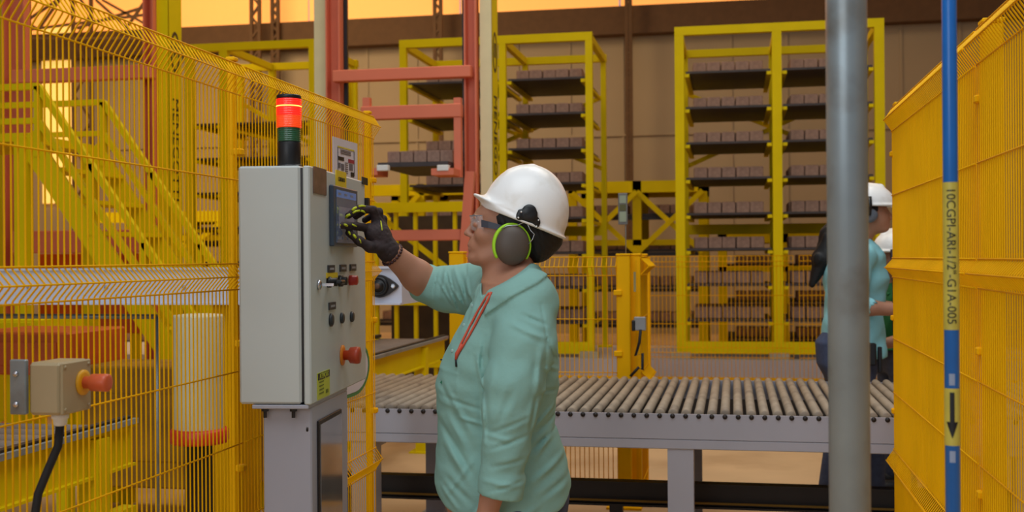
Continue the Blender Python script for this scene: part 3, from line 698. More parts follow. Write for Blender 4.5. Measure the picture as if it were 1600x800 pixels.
# second row of storage frames farther back
Yq = 16.0
def storage_frame(px0, px1, ytop, npost, label, short, rows=3, X_at=(), lowbeam=378):
    Xa, Xb = atY(px0, 300, Yq).x, atY(px1, 300, Yq).x; ref = (px0 + px1) / 2; zt = atY(ref, ytop, Yq).z
    r = empty('storage_shelving', ((Xa + Xb) / 2, Yq, 0), label, 'storage frame')
    xs = [Xa + (Xb - Xa) * i / (npost - 1) for i in range(npost)]
    for x in xs:
        for y in (Yq, Yq + 1.4):
            m = MB(); m.box((x, y, zt / 2), (0.12, 0.1, zt)); m.box((x, y, .01), (0.22, 0.2, 0.02)); m.build('post', YELR, r)
    for y in (Yq, Yq + 1.4):
        MB().box(((Xa + Xb) / 2, y, zt - 0.08), (Xb - Xa + .12, 0.1, 0.16)).build('top_beam', YELR, r)
        MB().box(((Xa + Xb) / 2, y, atY(ref, lowbeam, Yq).z), (Xb - Xa + .12, 0.1, 0.08)).build('beam', YELR, r)
    MB().box(((Xa + Xb) / 2, Yq + .7, zt - .02), (Xb - Xa, 1.4, 0.03)).build('top_deck', YELR, r)
    for i, (xa_, xb_) in enumerate(zip(xs, xs[1:])):
        if i in X_at:
            MB().bar((xa_, Yq - .06, zt - 0.15), (xb_, Yq - .06, zt - 1.0), 0.07, 0.05, (0, 1, 0)).build('brace', YELR, r)
            MB().bar((xa_, Yq - .1, zt - 1.0), (xb_, Yq - .1, zt - 0.15), 0.07, 0.05, (0, 1, 0)).build('brace', YELR, r)
        for lv in range(rows):
            z = zt - 0.45 - lv * 0.5; nm_ = '%s board in bay %d of %s' % (['upper', 'middle', 'lower', 'bottom'][lv], i + 1, short)
            nm_ = 'dark board, %s in the %s bay from left of %s' % (['uppermost', 'second', 'third', 'fourth'][lv], ['first', 'second', 'third', 'fourth', 'fifth', 'sixth'][i], short)
            MB().box(((xa_ + xb_) / 2, Yq + .70, z - .014), (xb_ - xa_ - .13, 1.27, 0.028)).build('pallet_board', BOARD, None, label=nm_, cat='pallet board', group='dark boards on the far frames')
            MB().box(((xa_ + xb_) / 2, Yq + .1, z - .06), (xb_ - xa_ - .12, 0.05, 0.05)).build('shelf_beam', DARK, r)
            nb = int((xb_ - xa_ - .2) / 0.155)
            for j in range(nb):
                for q_ in range(2): deep.append(((xa_ + xb_) / 2 + (j - (nb - 1) / 2) * .155, Yq + 0.2 + q_ * .3, z, random.uniform(-.03, .03)))
    return r
storage_frame(575, 742, 288, 3, 'yellow storage frame low behind the orange hoist, left of the woman', 'the frame left of the woman', rows=4, X_at=(0,), lowbeam=320)
storage_frame(895, 1098, 283, 3, 'yellow storage frame with crossed braces between the two tall racks', 'the braced frame between racks', rows=4, X_at=(0, 1), lowbeam=379)
storage_frame(1128, 1420, 360, 4, 'low yellow storage frame behind the right storage rack', 'the low frame behind right rack', rows=3, lowbeam=420)
storage_frame(130, 470, 330, 4, 'yellow storage frame far behind the left fence', 'the frame behind the left fence', rows=4, X_at=(1, 2), lowbeam=372)
vs = []; fs = []; base = [tuple(v.co) for v in blk_me.vertices]; pf = [tuple(p.vertices) for p in blk_me.polygons]
for (x, y, z, a_) in deep:
    z += .002
    n0 = len(vs); ca, sa = math.cos(a_), math.sin(a_)
    vs += [(x + p[0] * ca - p[1] * sa, y + p[0] * sa + p[1] * ca, z + p[2]) for p in base]; fs += [tuple(i + n0 for i in f) for f in pf]
me = bpy.data.meshes.new('stored_blocks'); me.from_pydata(vs, [], fs); me.materials.append(BRICK)
o = bpy.data.objects.new('stored_blocks', me); COL.objects.link(o); tag(o, 'rows of pinkish concrete blocks deep on the shelves of the racks', 'concrete blocks', kind='stuff')

# ---------------- hoist towers (orange masts between yellow columns) ----------------
YG = 9.0
def column(px0, px1, label, logo=True, depth=0.24, m=CREAM):
    A, B = atY(px0, 100, YG).x, atY(px1, 100, YG).x
    r = empty('hoist_column', ((A + B) / 2, YG + depth / 2, 0), label, 'column')  # a hoist column, not one of the orange masts
    MB().box(((A + B) / 2, YG + 0.012, 2.3), (B - A, 0.024, 4.6)).build('front_face', m, r)
    MB().box(((A + B) / 2, YG + depth / 2 + .012, 2.3), (B - A, depth, 4.6)).build('web', YELR, r)
    MB().box(((A + B) / 2, YG + depth / 2, 0.01), (B - A, depth + .1, 0.02)).build('foot_plate', YELR, r)
    if logo:
        Xf = B + 0.001; yc = YG + depth * 0.55
        zt = atY(px1, 45, YG).z; zb2 = atY(px1, 110, YG).z; zc_ = (zt + zb2) / 2; hz = (zt - zb2) / 2
        m2 = MB(); n = 28
        for i in range(n):
            t0, t1 = 2 * math.pi * i / n, 2 * math.pi * (i + 1) / n
            m2.add([(Xf + .001, yc + math.cos(t) * 0.085 * k_, zc_ + math.sin(t) * hz * k_ ** .4) for t, k_ in ((t0, 1), (t1, 1), (t1, .62), (t0, .62))], [(0, 1, 2, 3)])
        m2.box((Xf + .001, yc, zc_ + hz * .1), (0.001, 0.05, hz * .7))
        m2.build('logo', BLK, r)
        text_mesh('MENEGOTTI', 0.16, 'lettering', BLK, (Xf, yc, atY(px1, 232, YG).z), (0, 0, -1), (0, 1, 0), (1, 0, 0), r, 0.002)
    return r
column(245, 262, 'yellow column with black vertical lettering, seen through the left fence', m=YELR)
column(491, 512, 'cream column left of the orange ladder frame, above the signal light', logo=False)
column(750, 768, 'cream and yellow column with black lettering above the white hard hat')
def mast(pxs, bars, label, fork=None, brace=None, chain=True):
    Xs = [(atY(a, 200, YG).x, atY(b, 200, YG).x) for a, b in pxs]
    r = empty('hoist_tower', ((Xs[0][0] + Xs[-1][1]) / 2, YG, 0), label, 'hoist')
    for i, (a, b) in enumerate(Xs):
        m = MB(); m.box(((a + b) / 2, YG + 0.05, 2.3), (b - a, 0.012, 4.6)); m.box((a + .006, YG + .0, 2.3), (0.012, 0.11, 4.6)); m.box((b - .006, YG + .0, 2.3), (0.012, 0.11, 4.6)); m.box(((a + b) / 2, YG, .01), (b - a, .2, .02))
        m.build('mast', ORG, r)
        if chain:
            xx = b + 0.02 if i == 0 else a - 0.02
            MB().box((xx, YG + .05, 2.3), (0.028, 0.03, 4.5)).build('chain', BLK, r, label='black lifting chain')
    for j, (x0_, x1_, yt, yb, yy) in enumerate(bars):
        xm_ = (x0_ + x1_) / 2; A = atY(x0_, yb, yy); B = atY(x1_, yt, yy); A.z = atY(xm_, yb, yy).z; B.z = atY(xm_, yt, yy).z; zc_ = (A.z + B.z) / 2
        MB().bar((A.x, yy, zc_), (B.x, yy, zc_), 0.09, B.z - A.z, bev=0.006).build('crossbar', ORG, r)
    return r
h1 = mast([(513, 535), (728, 747)], [(522, 737, 107, 125, YG - .08), (603, 722, 359, 376, YG - .08)], 'orange hoist frame with crossbars between the two cream columns')
cg = empty('hoist_carriage', (atY(640, 200, YG - .25).x, YG - .25, atY(640, 275, YG).z), 'orange lifting carriage holding a board of concrete blocks', 'carriage')
YC = YG - 0.22
A = atY(566, 187, YC); B = atY(722, 167, YC); A.z = atY(640, 186, YC).z; B.z = atY(640, 165, YC).z; MB().bar((A.x, YC, (A.z + B.z) / 2), (B.x, YC, (A.z + B.z) / 2), 0.08, B.z - A.z, bev=0.006).build('top_beam', ORG, cg)
for px in (716, 574):
    A = atY(px - 5, 277, YC); B = atY(px + 5, 153, YC); MB().box(((A.x + B.x) / 2, YC, (A.z + B.z) / 2), (B.x - A.x, 0.06, B.z - A.z)).build('side_arm', ORG, cg)
for px0, px1 in ((580, 604), (686, 720)):
    A = atY(px0, 277, YC); B = atY(px1, 266, YC); MB().box(((A.x + B.x) / 2, YC - .1, (A.z + B.z) / 2), (B.x - A.x, 0.28, B.z - A.z)).build('fork', ORG, cg)
    q = atY((px0 + 20 if px0 < 600 else px0 + 8), 263, YC - .2); MB().box((q.x, YC - .22, q.z), (0.09, 0.06, 0.045), bev=.004).build('roller_block', WHT, cg)
A = atY(600, 263, YC); B = atY(708, 263, YC)
zbd = atY(600, 265, YC).z + 0.024
bd = MB().box(((A.x + B.x) / 2, YC + .36, zbd), (B.x - A.x, 1.05, 0.035)); bd.build('pallet_board', BOARD, None, label='dark board carried on the forks of the orange hoist', cat='pallet board')
for px in (583, 724):
    q = atY(px, 300, YG)
for j in range(5):
    block((A.x + B.x) / 2 + (j - 2) * 0.108, YC + 0.13, zbd + 0.0175, 'concrete block, %s of the five carried by the orange hoist' % ORD[j], 'blocks on the hoist').scale = (0.72, 1, 0.85)
A = atY(735, 268, YG - .12); B = atY(722, 398, YG - .12); C_ = atY(712, 520, YG - .12)
MB().bar(A, (B.x - 0.09, B.y, 0.02), 0.075, 0.06, (0, 1, 0)).build('inclined_strut', ORG, h1)
mast([(10, 44), (229, 245)], [(22, 240, 106, 127, YG - .08), (22, 240, 360, 395, YG - .08)], 'orange hoist frame seen through the fence at the far left', chain=False)
column(-32, 8, 'yellow column at the left edge of the picture, beside orange mast', logo=False, m=YELR)
# thin yellow guide with a bolt beside the first mast
q = atY(545, 90, YG + .3); 
gm = MB(); gm.box((q.x, YG + .3, (q.z - .1) / 2), (0.06, 0.05, q.z - .1)); gm.build('guide_post', YELR, None, label='thin yellow guide post right of the orange mast', cat='post')

# ---------------- chain conveyors running away ----------------
def chain_conv(xr, wid, y0_, y1_, ztop, label, plate=0.16):
    r = empty('chain_conveyor', (xr - wid / 2, (y0_ + y1_) / 2, 0), label, 'conveyor'); ym = (y0_ + y1_) / 2; L = y1_ - y0_
    for x in (xr, xr - wid):
        MB().channel((x, y0_, ztop - 0.03 - plate / 2), (x, y1_, ztop - .03 - plate / 2), 0.06, plate, 0.01).build('side_beam', YELR, r)
        MB().box((x, ym, ztop - .012), (0.03, L, 0.024)).build('chain', DARK, r, label='dark conveyor chain')
        MB().box((x + (0.03 if x == xr else -.03), ym, ztop - .018), (0.02, L, 0.02)).build('guide_rail', GALV, r)
        MB().box((x, ym, ztop - plate - 0.22), (0.06, L, 0.07)).build('lower_beam', YELR, r)
        for y in np.arange(y0_ + .2, y1_, 1.3):
            m = MB(); m.box((x, y, (ztop - .05) / 2), (0.08, 0.08, ztop - .05)); m.box((x, y, .006), (0.16, .16, .012)); m.build('leg', YELR, r)
    for i, y in enumerate(np.arange(y0_ + .1, y1_, 0.13)):
        MB().tube([(xr - wid + .02, y, ztop - 0.05), (xr - .02, y, ztop - 0.05)], 0.024, 8).build('cross_roller', mat('dull_roller', (120, 104, 92), .6), r)
    return r
qa = atD(583, 553, 7.2)
chain_conv(qa.x + .0, 0.52, 6.55, 9.6 - .9, qa.z, 'yellow chain conveyor running away to the left of the woman')
chain_conv(-2.30, 0.7, 2.35, 4.1, 0.80, 'yellow chain conveyor low behind the left fence')
# ---------------- yellow stairs behind the left fence ----------------
Ys = 7.3
def S(px, py, Y=Ys): return atY(px, py, Y)
st = empty('stairs', (S(120, 400).x, Ys, 0), 'yellow steel stairs with handrails behind the left fence', 'stairs')
topz = S(30, 215).z
slope = (S(235, 395).z - S(60, 135).z) / (S(235, 395).x - S(60, 135).x)
def down(px, py, Y):   # a sloping line from the point to near the floor
    a_ = S(px, py, Y); zf = 0.05; x_ = a_.x + (zf - a_.z) / slope; return a_, Vector((x_, Y, zf))
for k_, Y in enumerate((Ys, Ys + 0.85)):
    a_ = S(60, 135, Y); 
    zt = S(60, 135, Ys).z; x_t = S(60, 135, Ys).x
    for off, w_ in ((0.0, 0.045), (-0.24, 0.04)):
        p0 = Vector((x_t, Y, zt + off)); L_ = (zt + off - 0.95) / -slope if k_ >= 0 else 0
        p1 = Vector((x_t + (0.95 + off - (zt + off)) / slope, Y, 0.95 + off)); 
        MB().bar(p0, p1, w_, w_, (0, 1, 0)).build('handrail', YELR, st)
        MB().bar((x_t - 1.6, Y, zt + off), (x_t, Y, zt + off), w_, w_).build('landing_rail', YELR, st)
    zs = topz; xs_ = x_t - 0.1
    MB().bar((xs_, Y, zs), (xs_ + (0.02 - zs) / slope, Y, 0.02), 0.03, 0.16, (0, 0, 1)).build('stringer', YELR, st)
    for f in (0.0, 0.33, 0.66, 0.97):
        xx = x_t + ((0.95 - zt) / slope) * f; zh = zt + (0.95 - zt) * f; zl = zs + (xx - xs_) * slope
        MB().box((xx, Y, (zh + max(zl, 0.02)) / 2), (0.045, 0.045, zh - max(zl, 0.02))).build('baluster', YELR, st)
    MB().box((x_t - 0.12, Y, topz / 2), (0.09, 0.09, topz)).build('post', YELR, st); MB().box((x_t - 1.6, Y, topz / 2), (0.09, 0.09, topz)).build('post', YELR, st)
nst = 10
for i in range(1, nst):
    z_ = topz * (1 - i / nst); MB().box((xs_ + (z_ - topz) / slope, Ys + .425, z_), (0.24, 0.8, 0.03)).build('tread', YELR, st)
MB().box((x_t - .9, Ys + .42, topz), (1.6, 0.9, 0.06)).build('landing', YELR, st)
# white drum, machine housings behind the left fence
dq = atD(311, 588, 4.75); rr = 39 / 1800 * 4.75; zt = atD(311, 492, 4.75).z; zb2 = atD(311, 672, 4.75).z
dr = empty('white_drum', (dq.x, dq.y, 0), 'white cylindrical drum on a red ring behind the left fence', 'drum')
MB().lathe((dq.x, dq.y, 0), Z, [(rr * .98, zb2), (rr, zb2 + .01), (rr, zt - .01), (rr * .98, zt), (rr * .6, zt + .004)], 36).build('shell', mat('drum_beige', (206, 196, 160), .5, var=.06), dr)
MB().lathe((dq.x, dq.y, 0), Z, [(rr * 1.12, zb2 - .05), (rr * 1.16, zb2 - .04), (rr * 1.16, zb2 - .0), (rr * 1.05, zb2 + .01)], 36).build('base_ring', REDP, dr, label='red base ring')
MB().lathe((dq.x, dq.y, 0), Z, [(rr * .8, 0), (rr * .8, .02), (0.06, .03), (0.06, zb2 - .045), (rr * 1.0, zb2 - .045)], 24).build('stand', DARK, dr)
def machine(name, label, px0, px1, yt, yb, Y, dep, m, extra=True):
    A = atY(px0, yb, Y); B = atY(px1, yt, Y)
    r = empty(name, ((A.x + B.x) / 2, Y + dep / 2, 0), label, 'machine')
    MB().box(((A.x + B.x) / 2, Y + dep / 2, (A.z + B.z) / 2), (B.x - A.x, dep, B.z - A.z), bev=.01).build('housing', m, r)
    for x in (A.x + .05, B.x - .05):
        for y in (Y + .05, Y + dep - .05): MB().box((x, y, A.z / 2), (0.07, 0.07, A.z)).build('leg', YELR, r)
    d_ = MB(); d_.box(((A.x + B.x) / 2, Y - .004, (A.z + B.z) / 2), ((B.x - A.x) * .8, 0.012, (B.z - A.z) * .55), bev=.003)
    d_.build('cover_plate', m, r)
    return r
machine('machine_housing', 'orange machine housing behind the emergency stop box at far left', -60, 106, 520, 585, 5.6, 0.6, mat('machine_orange', (196, 84, 24), .55, var=.15))
machine('machine_housing', 'yellow machine housing above the orange one at far left', -60, 62, 498, 520, 6.4, 0.5, YELR)
machine('press_housing', 'dark brown machine housing low behind the white drum and fence', 126, 378, 575, 760, 5.7, 0.45, mat('machine_ochre', (150, 108, 24), .7, var=.3, scale=5))
machine('mixing_machine', 'dark orange machine body behind the foot of the yellow stairs', 60, 215, 395, 520, 9.5, 0.6, MATS['machine_orange'])
cdm = MB(); A = atY(-40, 494, 5.3); B = atY(245, 491, 5.3); cdm.tube([(A.x, 5.3, A.z), (B.x, 5.3, A.z)], 0.013, 10); cdm.tube([(A.x, 5.3, A.z), (A.x, 5.3, 0.0)], 0.013, 8); cdm.tube([(B.x, 5.3, A.z), (B.x, 5.3, 0.0)], 0.013, 8)
cdm.build('conduit', GALV, None, label='thin grey conduit behind the left fence below the pale beam', cat='pipe')
# dark drive housing and small yellow frames left of the woman
def vbars(label, px0, px1, n_, yt, yb, Y):
    A = atY(px0, yb, Y); B = atY(px1, yt, Y); r = empty('guard_frame', ((A.x + B.x) / 2, Y, 0), label, 'guard frame')
    for i in range(n_): MB().box((A.x + (B.x - A.x) * i / (n_ - 1), Y, B.z / 2), (0.036, 0.05, B.z)).build('upright', YELR, r)
    for f in (1.0, 0.52, 0.2): MB().box(((A.x + B.x) / 2, Y - .03, B.z * f - .03), (B.x - A.x + .05, 0.05, 0.10)).build('rail', YELR, r)
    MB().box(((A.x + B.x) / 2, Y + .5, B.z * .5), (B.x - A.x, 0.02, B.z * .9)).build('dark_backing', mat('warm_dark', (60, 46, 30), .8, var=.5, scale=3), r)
    MB().bar((A.x, Y + .05, B.z * .95), (B.x, Y + .05, B.z * .55), .05, .04, (0, 1, 0)).build('brace', YELR, r)
    return r
vbars('yellow guard frame of upright bars left of the woman, behind the hoist', 590, 742, 6, 318, 560, 11.2)

# ---------------- people: signed-distance modelling, meshed with surface nets ----------------
class SDF:
    def __init__(s, lo, hi, res):
        s.lo = np.array(lo, float); s.res = res; s.n = np.ceil((np.array(hi) - s.lo) / res).astype(int) + 1
        s.F = np.full(tuple(s.n), 0.06, np.float32)
    def grid(s, lo, hi):
        i0 = np.maximum(np.floor((np.array(lo) - s.lo) / s.res).astype(int), 0); i1 = np.minimum(np.ceil((np.array(hi) - s.lo) / s.res).astype(int) + 1, s.n)
        if (i1 <= i0).any(): return None
        ax = [(s.lo[k] + np.arange(i0[k], i1[k]) * s.res).astype(np.float32) for k in range(3)]
        return tuple(slice(a, b) for a, b in zip(i0, i1)), np.meshgrid(*ax, indexing='ij')
    def _mix(s, sl, d, k, op):
        A = s.F[sl]
        if op == 'u':
            if k <= 0: s.F[sl] = np.minimum(A, d)
            else:
                h = np.maximum(k - np.abs(A - d), 0) / k; s.F[sl] = np.minimum(A, d) - h * h * k * 0.25
        elif op == 's':
            d = -d
            if k <= 0: s.F[sl] = np.maximum(A, d)
            else:
                h = np.maximum(k - np.abs(A - d), 0) / k; s.F[sl] = np.maximum(A, d) + h * h * k * 0.25
    def cap(s, a, b, ra, rb=None, k=0.02, op='u', sq=(1, 1, 1)):
        rb = ra if rb is None else rb
        a = np.array(a, float); b = np.array(b, float); m = max(ra, rb) + 0.06
        g = s.grid(np.minimum(a, b) - m, np.maximum(a, b) + m)
        if g is None: return s
        sl, (X, Y, Zz) = g; d = b - a; L2 = max((d * d).sum(), 1e-12)
        t = np.clip(((X - a[0]) * d[0] + (Y - a[1]) * d[1] + (Zz - a[2]) * d[2]) / L2, 0, 1)
        D = np.sqrt(((X - a[0] - t * d[0]) / sq[0]) ** 2 + ((Y - a[1] - t * d[1]) / sq[1]) ** 2 + ((Zz - a[2] - t * d[2]) / sq[2]) ** 2) - (ra + (rb - ra) * t)
        s._mix(sl, D, k, op); return s
    def chain(s, pts, rs, k=0.02):
        for i in range(len(pts) - 1): s.cap(pts[i], pts[i + 1], rs[i], rs[i + 1], k)
        return s
    def ell(s, c, r, k=0.02, op='u', ry=0.0, rx=0.0, rz=0.0):
        """ellipsoid; ry turns it in the x-z plane (positive lifts -x end)"""
        c = np.array(c, float); r = np.array(r, float); m = r.max() + 0.06
        g = s.grid(c - m, c + m)
        if g is None: return s
        sl, (X, Y, Zz) = g; M = np.array((Matrix.Rotation(rz, 3, 'Z') @ Matrix.Rotation(ry, 3, 'Y') @ Matrix.Rotation(rx, 3, 'X'))).T
        x, y, z = X - c[0], Y - c[1], Zz - c[2]
        u = M[0, 0] * x + M[0, 1] * y + M[0, 2] * z; v = M[1, 0] * x + M[1, 1] * y + M[1, 2] * z; w = M[2, 0] * x + M[2, 1] * y + M[2, 2] * z
        k0 = np.sqrt((u / r[0]) ** 2 + (v / r[1]) ** 2 + (w / r[2]) ** 2); k1 = np.sqrt((u / r[0] ** 2) ** 2 + (v / r[1] ** 2) ** 2 + (w / r[2] ** 2) ** 2)
        s._mix(sl, np.clip(k0 * (k0 - 1) / np.maximum(k1, 1e-6), -0.06, 0.06).astype(np.float32), k, op); return s
    def slices(s, tab, k=0.03, p=2.2):
        """tab rows: z, x_min, x_max, y_half, y_centre (z descending)"""
        T = np.array(sorted(tab, key=lambda r: r[0])); g = s.grid((T[:, 1].min() - .07, (T[:, 4] - T[:, 3]).min() - .07, T[0, 0] - .05), (T[:, 2].max() + .07, (T[:, 4] + T[:, 3]).max() + .07, T[-1, 0] + .07))
        sl, (X, Y, Zz) = g; zz = Zz[0, 0, :]
        a = np.interp(zz, T[:, 0], T[:, 1]); b = np.interp(zz, T[:, 0], T[:, 2]); h = np.interp(zz, T[:, 0], T[:, 3]); yc = np.interp(zz, T[:, 0], T[:, 4])
        cx, hx = (a + b) / 2, (b - a) / 2
        q = (np.abs((X - cx) / hx) ** p + np.abs((Y - yc) / h) ** p) ** (1 / p)
        D = (q - 1) * np.minimum(hx, h); over = np.maximum(Zz - T[-1, 0], T[0, 0] - Zz)
        D = np.maximum(D, over); s._mix(sl, np.clip(D, -.06, .06).astype(np.float32), k, 'u'); return s
    def cutbelow(s, fn):
        sl, (X, Y, Zz) = s.grid(s.lo - 1, s.lo + s.n * s.res + 1); s.F = np.maximum(s.F, fn(X, Y, Zz).astype(np.float32)); return s
    def displace(s, fn):
        sl, (X, Y, Zz) = s.grid(s.lo - 1, s.lo + s.n * s.res + 1); s.F = s.F + fn(X, Y, Zz).astype(np.float32); return s
    def mesh(s):
        Fd = s.F.copy(); Fd[0] = Fd[-1] = 0.05; Fd[:, 0] = Fd[:, -1] = 0.05; Fd[:, :, 0] = Fd[:, :, -1] = 0.05
        S = Fd < 0; cnt = np.zeros(tuple(s.n - 1), np.int8)
        for dx in (0, 1):
            for dy in (0, 1):
                for dz in (0, 1): cnt += S[dx:S.shape[0] - 1 + dx, dy:S.shape[1] - 1 + dy, dz:S.shape[2] - 1 + dz]
        ci = np.argwhere((cnt > 0) & (cnt < 8)); idx = -np.ones(cnt.shape, np.int32); idx[tuple(ci.T)] = np.arange(len(ci))
        acc = np.zeros((len(ci), 3)); num = np.zeros(len(ci))
        cs = [(a, b, c) for a in (0, 1) for b in (0, 1) for c in (0, 1)]
        for c0 in cs:
            for ax in range(3):
                if c0[ax] == 1: continue
                c1 = list(c0); c1[ax] = 1
                f0 = Fd[tuple((ci + c0).T)]; f1 = Fd[tuple((ci + c1).T)]; m = (f0 < 0) != (f1 < 0)
                t = np.where(m, f0 / np.where(m, f0 - f1, 1), 0); p = np.array(c0, float) + np.zeros((len(ci), 3)); p[:, ax] = t
                acc += p * m[:, None]; num += m
        V = s.lo + (ci + acc / num[:, None]) * s.res; faces = []
        for ax in range(3):
            o1, o2 = [(1, 2), (2, 0), (0, 1)][ax]
            A = S; sh = [slice(None)] * 3; s0 = list(sh); s1 = list(sh); s0[ax] = slice(0, -1); s1[ax] = slice(1, None)
            ch = A[tuple(s0)] != A[tuple(s1)]; E = np.argwhere(ch); E = E[(E[:, o1] > 0) & (E[:, o2] > 0) & (E[:, o1] < cnt.shape[o1]) & (E[:, o2] < cnt.shape[o2])]
            e1 = np.zeros(3, int); e1[o1] = 1; e2 = np.zeros(3, int); e2[o2] = 1
            q = np.stack([idx[tuple(E.T)], idx[tuple((E - e1).T)], idx[tuple((E - e1 - e2).T)], idx[tuple((E - e2).T)]], 1)
            ins = A[tuple(E.T)]; q[~ins] = q[~ins][:, ::-1]; faces.append(q)
        return V, np.concatenate(faces)
    def build(s, name, m, parent=None, relax=1, **kw):
        V, Q = s.mesh()
        for _ in range(relax):   # light smoothing
            acc = np.zeros_like(V); n = np.zeros(len(V))
            for a, b in ((0, 1), (1, 2), (2, 3), (3, 0)):
                np.add.at(acc, Q[:, a], V[Q[:, b]]); np.add.at(acc, Q[:, b], V[Q[:, a]]); np.add.at(n, Q[:, a], 1); np.add.at(n, Q[:, b], 1)
            st_ = kw.get('strength', .55); V = V * (1 - st_) + st_ * acc / np.maximum(n, 1)[:, None]
        me = bpy.data.meshes.new(name); me.vertices.add(len(V)); me.vertices.foreach_set('co', V.ravel())
        me.loops.add(len(Q) * 4); me.loops.foreach_set('vertex_index', Q.ravel().astype(np.int32)); me.polygons.add(len(Q))
        me.polygons.foreach_set('loop_start', np.arange(0, len(Q) * 4, 4, dtype=np.int32)); me.polygons.foreach_set('use_smooth', np.ones(len(Q), bool)); me.update(calc_edges=True); me.validate()
        me.materials.append(m); o = bpy.data.objects.new(name, me); COL.objects.link(o)
        if parent is not None: o.parent = parent
        return tag(o, kw.get('label'), kw.get('cat'), kw.get('group'), kw.get('kind'))

SKIN = mat('skin', (176, 124, 98), 0.5, var=0.05, scale=12); SKIN.node_tree.nodes['Principled BSDF'].inputs['Subsurface Weight'].default_value = 0.08
LIPS = mat('lips', (140, 78, 72), 0.45, var=0.03)
TEAL = mat('teal_cotton', (136, 178, 168), 0.85, var=0.05, scale=6, bump=0.45, bscale=14, spec=0.2)
TEAL2 = mat('light_teal_cotton', (150, 214, 222), 0.85, var=0.05, scale=6, bump=0.1, bscale=30, spec=0.2)
JEAN = mat('denim', (72, 82, 108), 0.9, var=0.15, scale=40, spec=0.2)
HAIR = mat('black_hair', (9, 7, 8), 0.6, var=0.3, scale=60, stretch=(1, 1, .2)); HATW = mat('white_helmet_shell', (246, 245, 242), 0.28, var=0.01, dirt=(222, 216, 204), dscale=11)
TAUPE = mat('taupe_ear_cup', (84, 72, 62), 0.5, var=0.04); LIME = mat('lime_plastic', (168, 226, 30), 0.4, var=0.03); WIRE = mat('steel_wire', (190, 194, 198), 0.3, metal=1)
NAVY = mat('navy_plastic', (22, 24, 44), 0.3); GLOVE = mat('brown_black_glove', (46, 30, 30), 0.75, var=0.35, scale=30, bump=0.3, bscale=90); GYEL = mat('glove_yellow', (196, 204, 30), 0.6, var=0.1)
STRAP = mat('orange_red_strap', (206, 82, 56), 0.6); LEATHER = mat('black_leather', (24, 22, 22), 0.5)
CLEAR = bpy.data.materials.new('clear_lens'); CLEAR.use_nodes = True
_b = CLEAR.node_tree.nodes['Principled BSDF']; _b.inputs['Base Color'].default_value = (.85, .88, .92, 1); _b.inputs['Roughness'].default_value = 0.05; _b.inputs['Alpha'].default_value = 0.16
_n = CLEAR.node_tree.nodes.new('ShaderNodeTexNoise'); _n.inputs['Scale'].default_value = 4; _m = CLEAR.node_tree.nodes.new('ShaderNodeMapRange'); _m.inputs[3].default_value = .03; _m.inputs[4].default_value = .09
CLEAR.node_tree.links.new(_n.outputs['Fac'], _m.inputs[0]); CLEAR.node_tree.links.new(_m.outputs[0], _b.inputs['Roughness'])

# ---- the woman at the cabinet. local frame: x to the picture's right, y away, z up ----
DW = 3.35; fwd = (R3 @ Vector((0, 0, -1))); fwd = Vector((fwd.x, fwd.y, 0)).normalized()
PW = Vector((CAM.x, CAM.y, 0)) + fwd * DW
woman = empty('person', PW, 'woman in white hard hat, green ear defenders and teal shirt, touching the cabinet screen', 'person', rz=YAW, local=True)
def L(px, py, w=0.0):
    s_ = (DW + w) / F; x = px + 0.0073 * (402.5 - py); y = py + 0.0073 * (px - 800)
    return np.array(((x - 800) * s_, w, 1.40 + (402.5 - y) * s_))
def pz(py): return L(800, py)[2]
K = DW / F
# torso silhouette table: py, front px, back px, half width
TOR = [(424, 770, 838, .075), (434, 757, 850, .115), (446, 748, 858, .150), (460, 741, 864, .175), (480, 733, 867, .188), (510, 717, 869, .193), (540, 701, 871, .193), (570, 687, 873, .188), (600, 681, 873, .183), (630, 682, 869, .178),
       (660, 684, 867, .176), (690, 683, 878, .18), (720, 680, 886, .19), (750, 680, 892, .198), (775, 684, 893, .20), (800, 690, 890, .198)]
tab = [(L(800, py)[2], L(a, py)[0], L(b, py)[0], h, 0.0) for py, a, b, h in TOR]
def tor_w(px, py):   # y of the near surface of the torso
    T = np.array(TOR); a, b, h = (np.interp(py, T[:, 0], T[:, i]) for i in (1, 2, 3)); cx, hx = (a + b) / 2, (b - a) / 2
    q = min(abs((px - cx) / hx), .995); return -h * (1 - q ** 2.2) ** (1 / 2.2)
SHn, ELn, WRn = L(826, 470, -.15), L(800, 642, -.245), L(762, 800, -.25)
SHf, ELf, WRf = L(778, 456, .14), L(672, 449, .30), L(607, 392, .20)
# body
B = SDF((-.55, -.36, .44), (.22, .46, 1.70), 0.0031)
def P3(px, py, w=0.0): return L(px, py, w)
B.slices([(z, x0 + .02, x1 - .02, h - .02, y) for z, x0, x1, h, y in tab if z < L(800, 440)[2]], 0.01)
B.cap(P3(800, 470), P3(797, 410), .074, .062, .04)                         # neck
B.cap(P3(786, 452), P3(776, 416), .052, .042, .03)
for s_ in (-1, 1): B.cap(P3(812, 412, s_ * .035), P3(820, 446, s_ * .11), .030, .040, .04)
HEAD = [(276, 805, 840, .035), (286, 785, 858, .060), (300, 770, 868, .072), (315, 758, 871, .077), (325, 746, 871, .078), (334, 740.5, 870, .078), (344, 741, 866, .077), (354, 741.5, 860, .075), (364, 741, 852, .073),
        (374, 739.5, 845, .068), (384, 737.5, 836, .062), (394, 737.5, 828, .056), (402, 736, 820, .049), (408, 737, 812, .043), (413, 743, 806, .035), (417, 754, 800, .026)]
B.slices([(L(800, py)[2], L(a, py)[0], L(b, py)[0], h, 0.0) for py, a, b, h in HEAD], 0.006, 2.05)
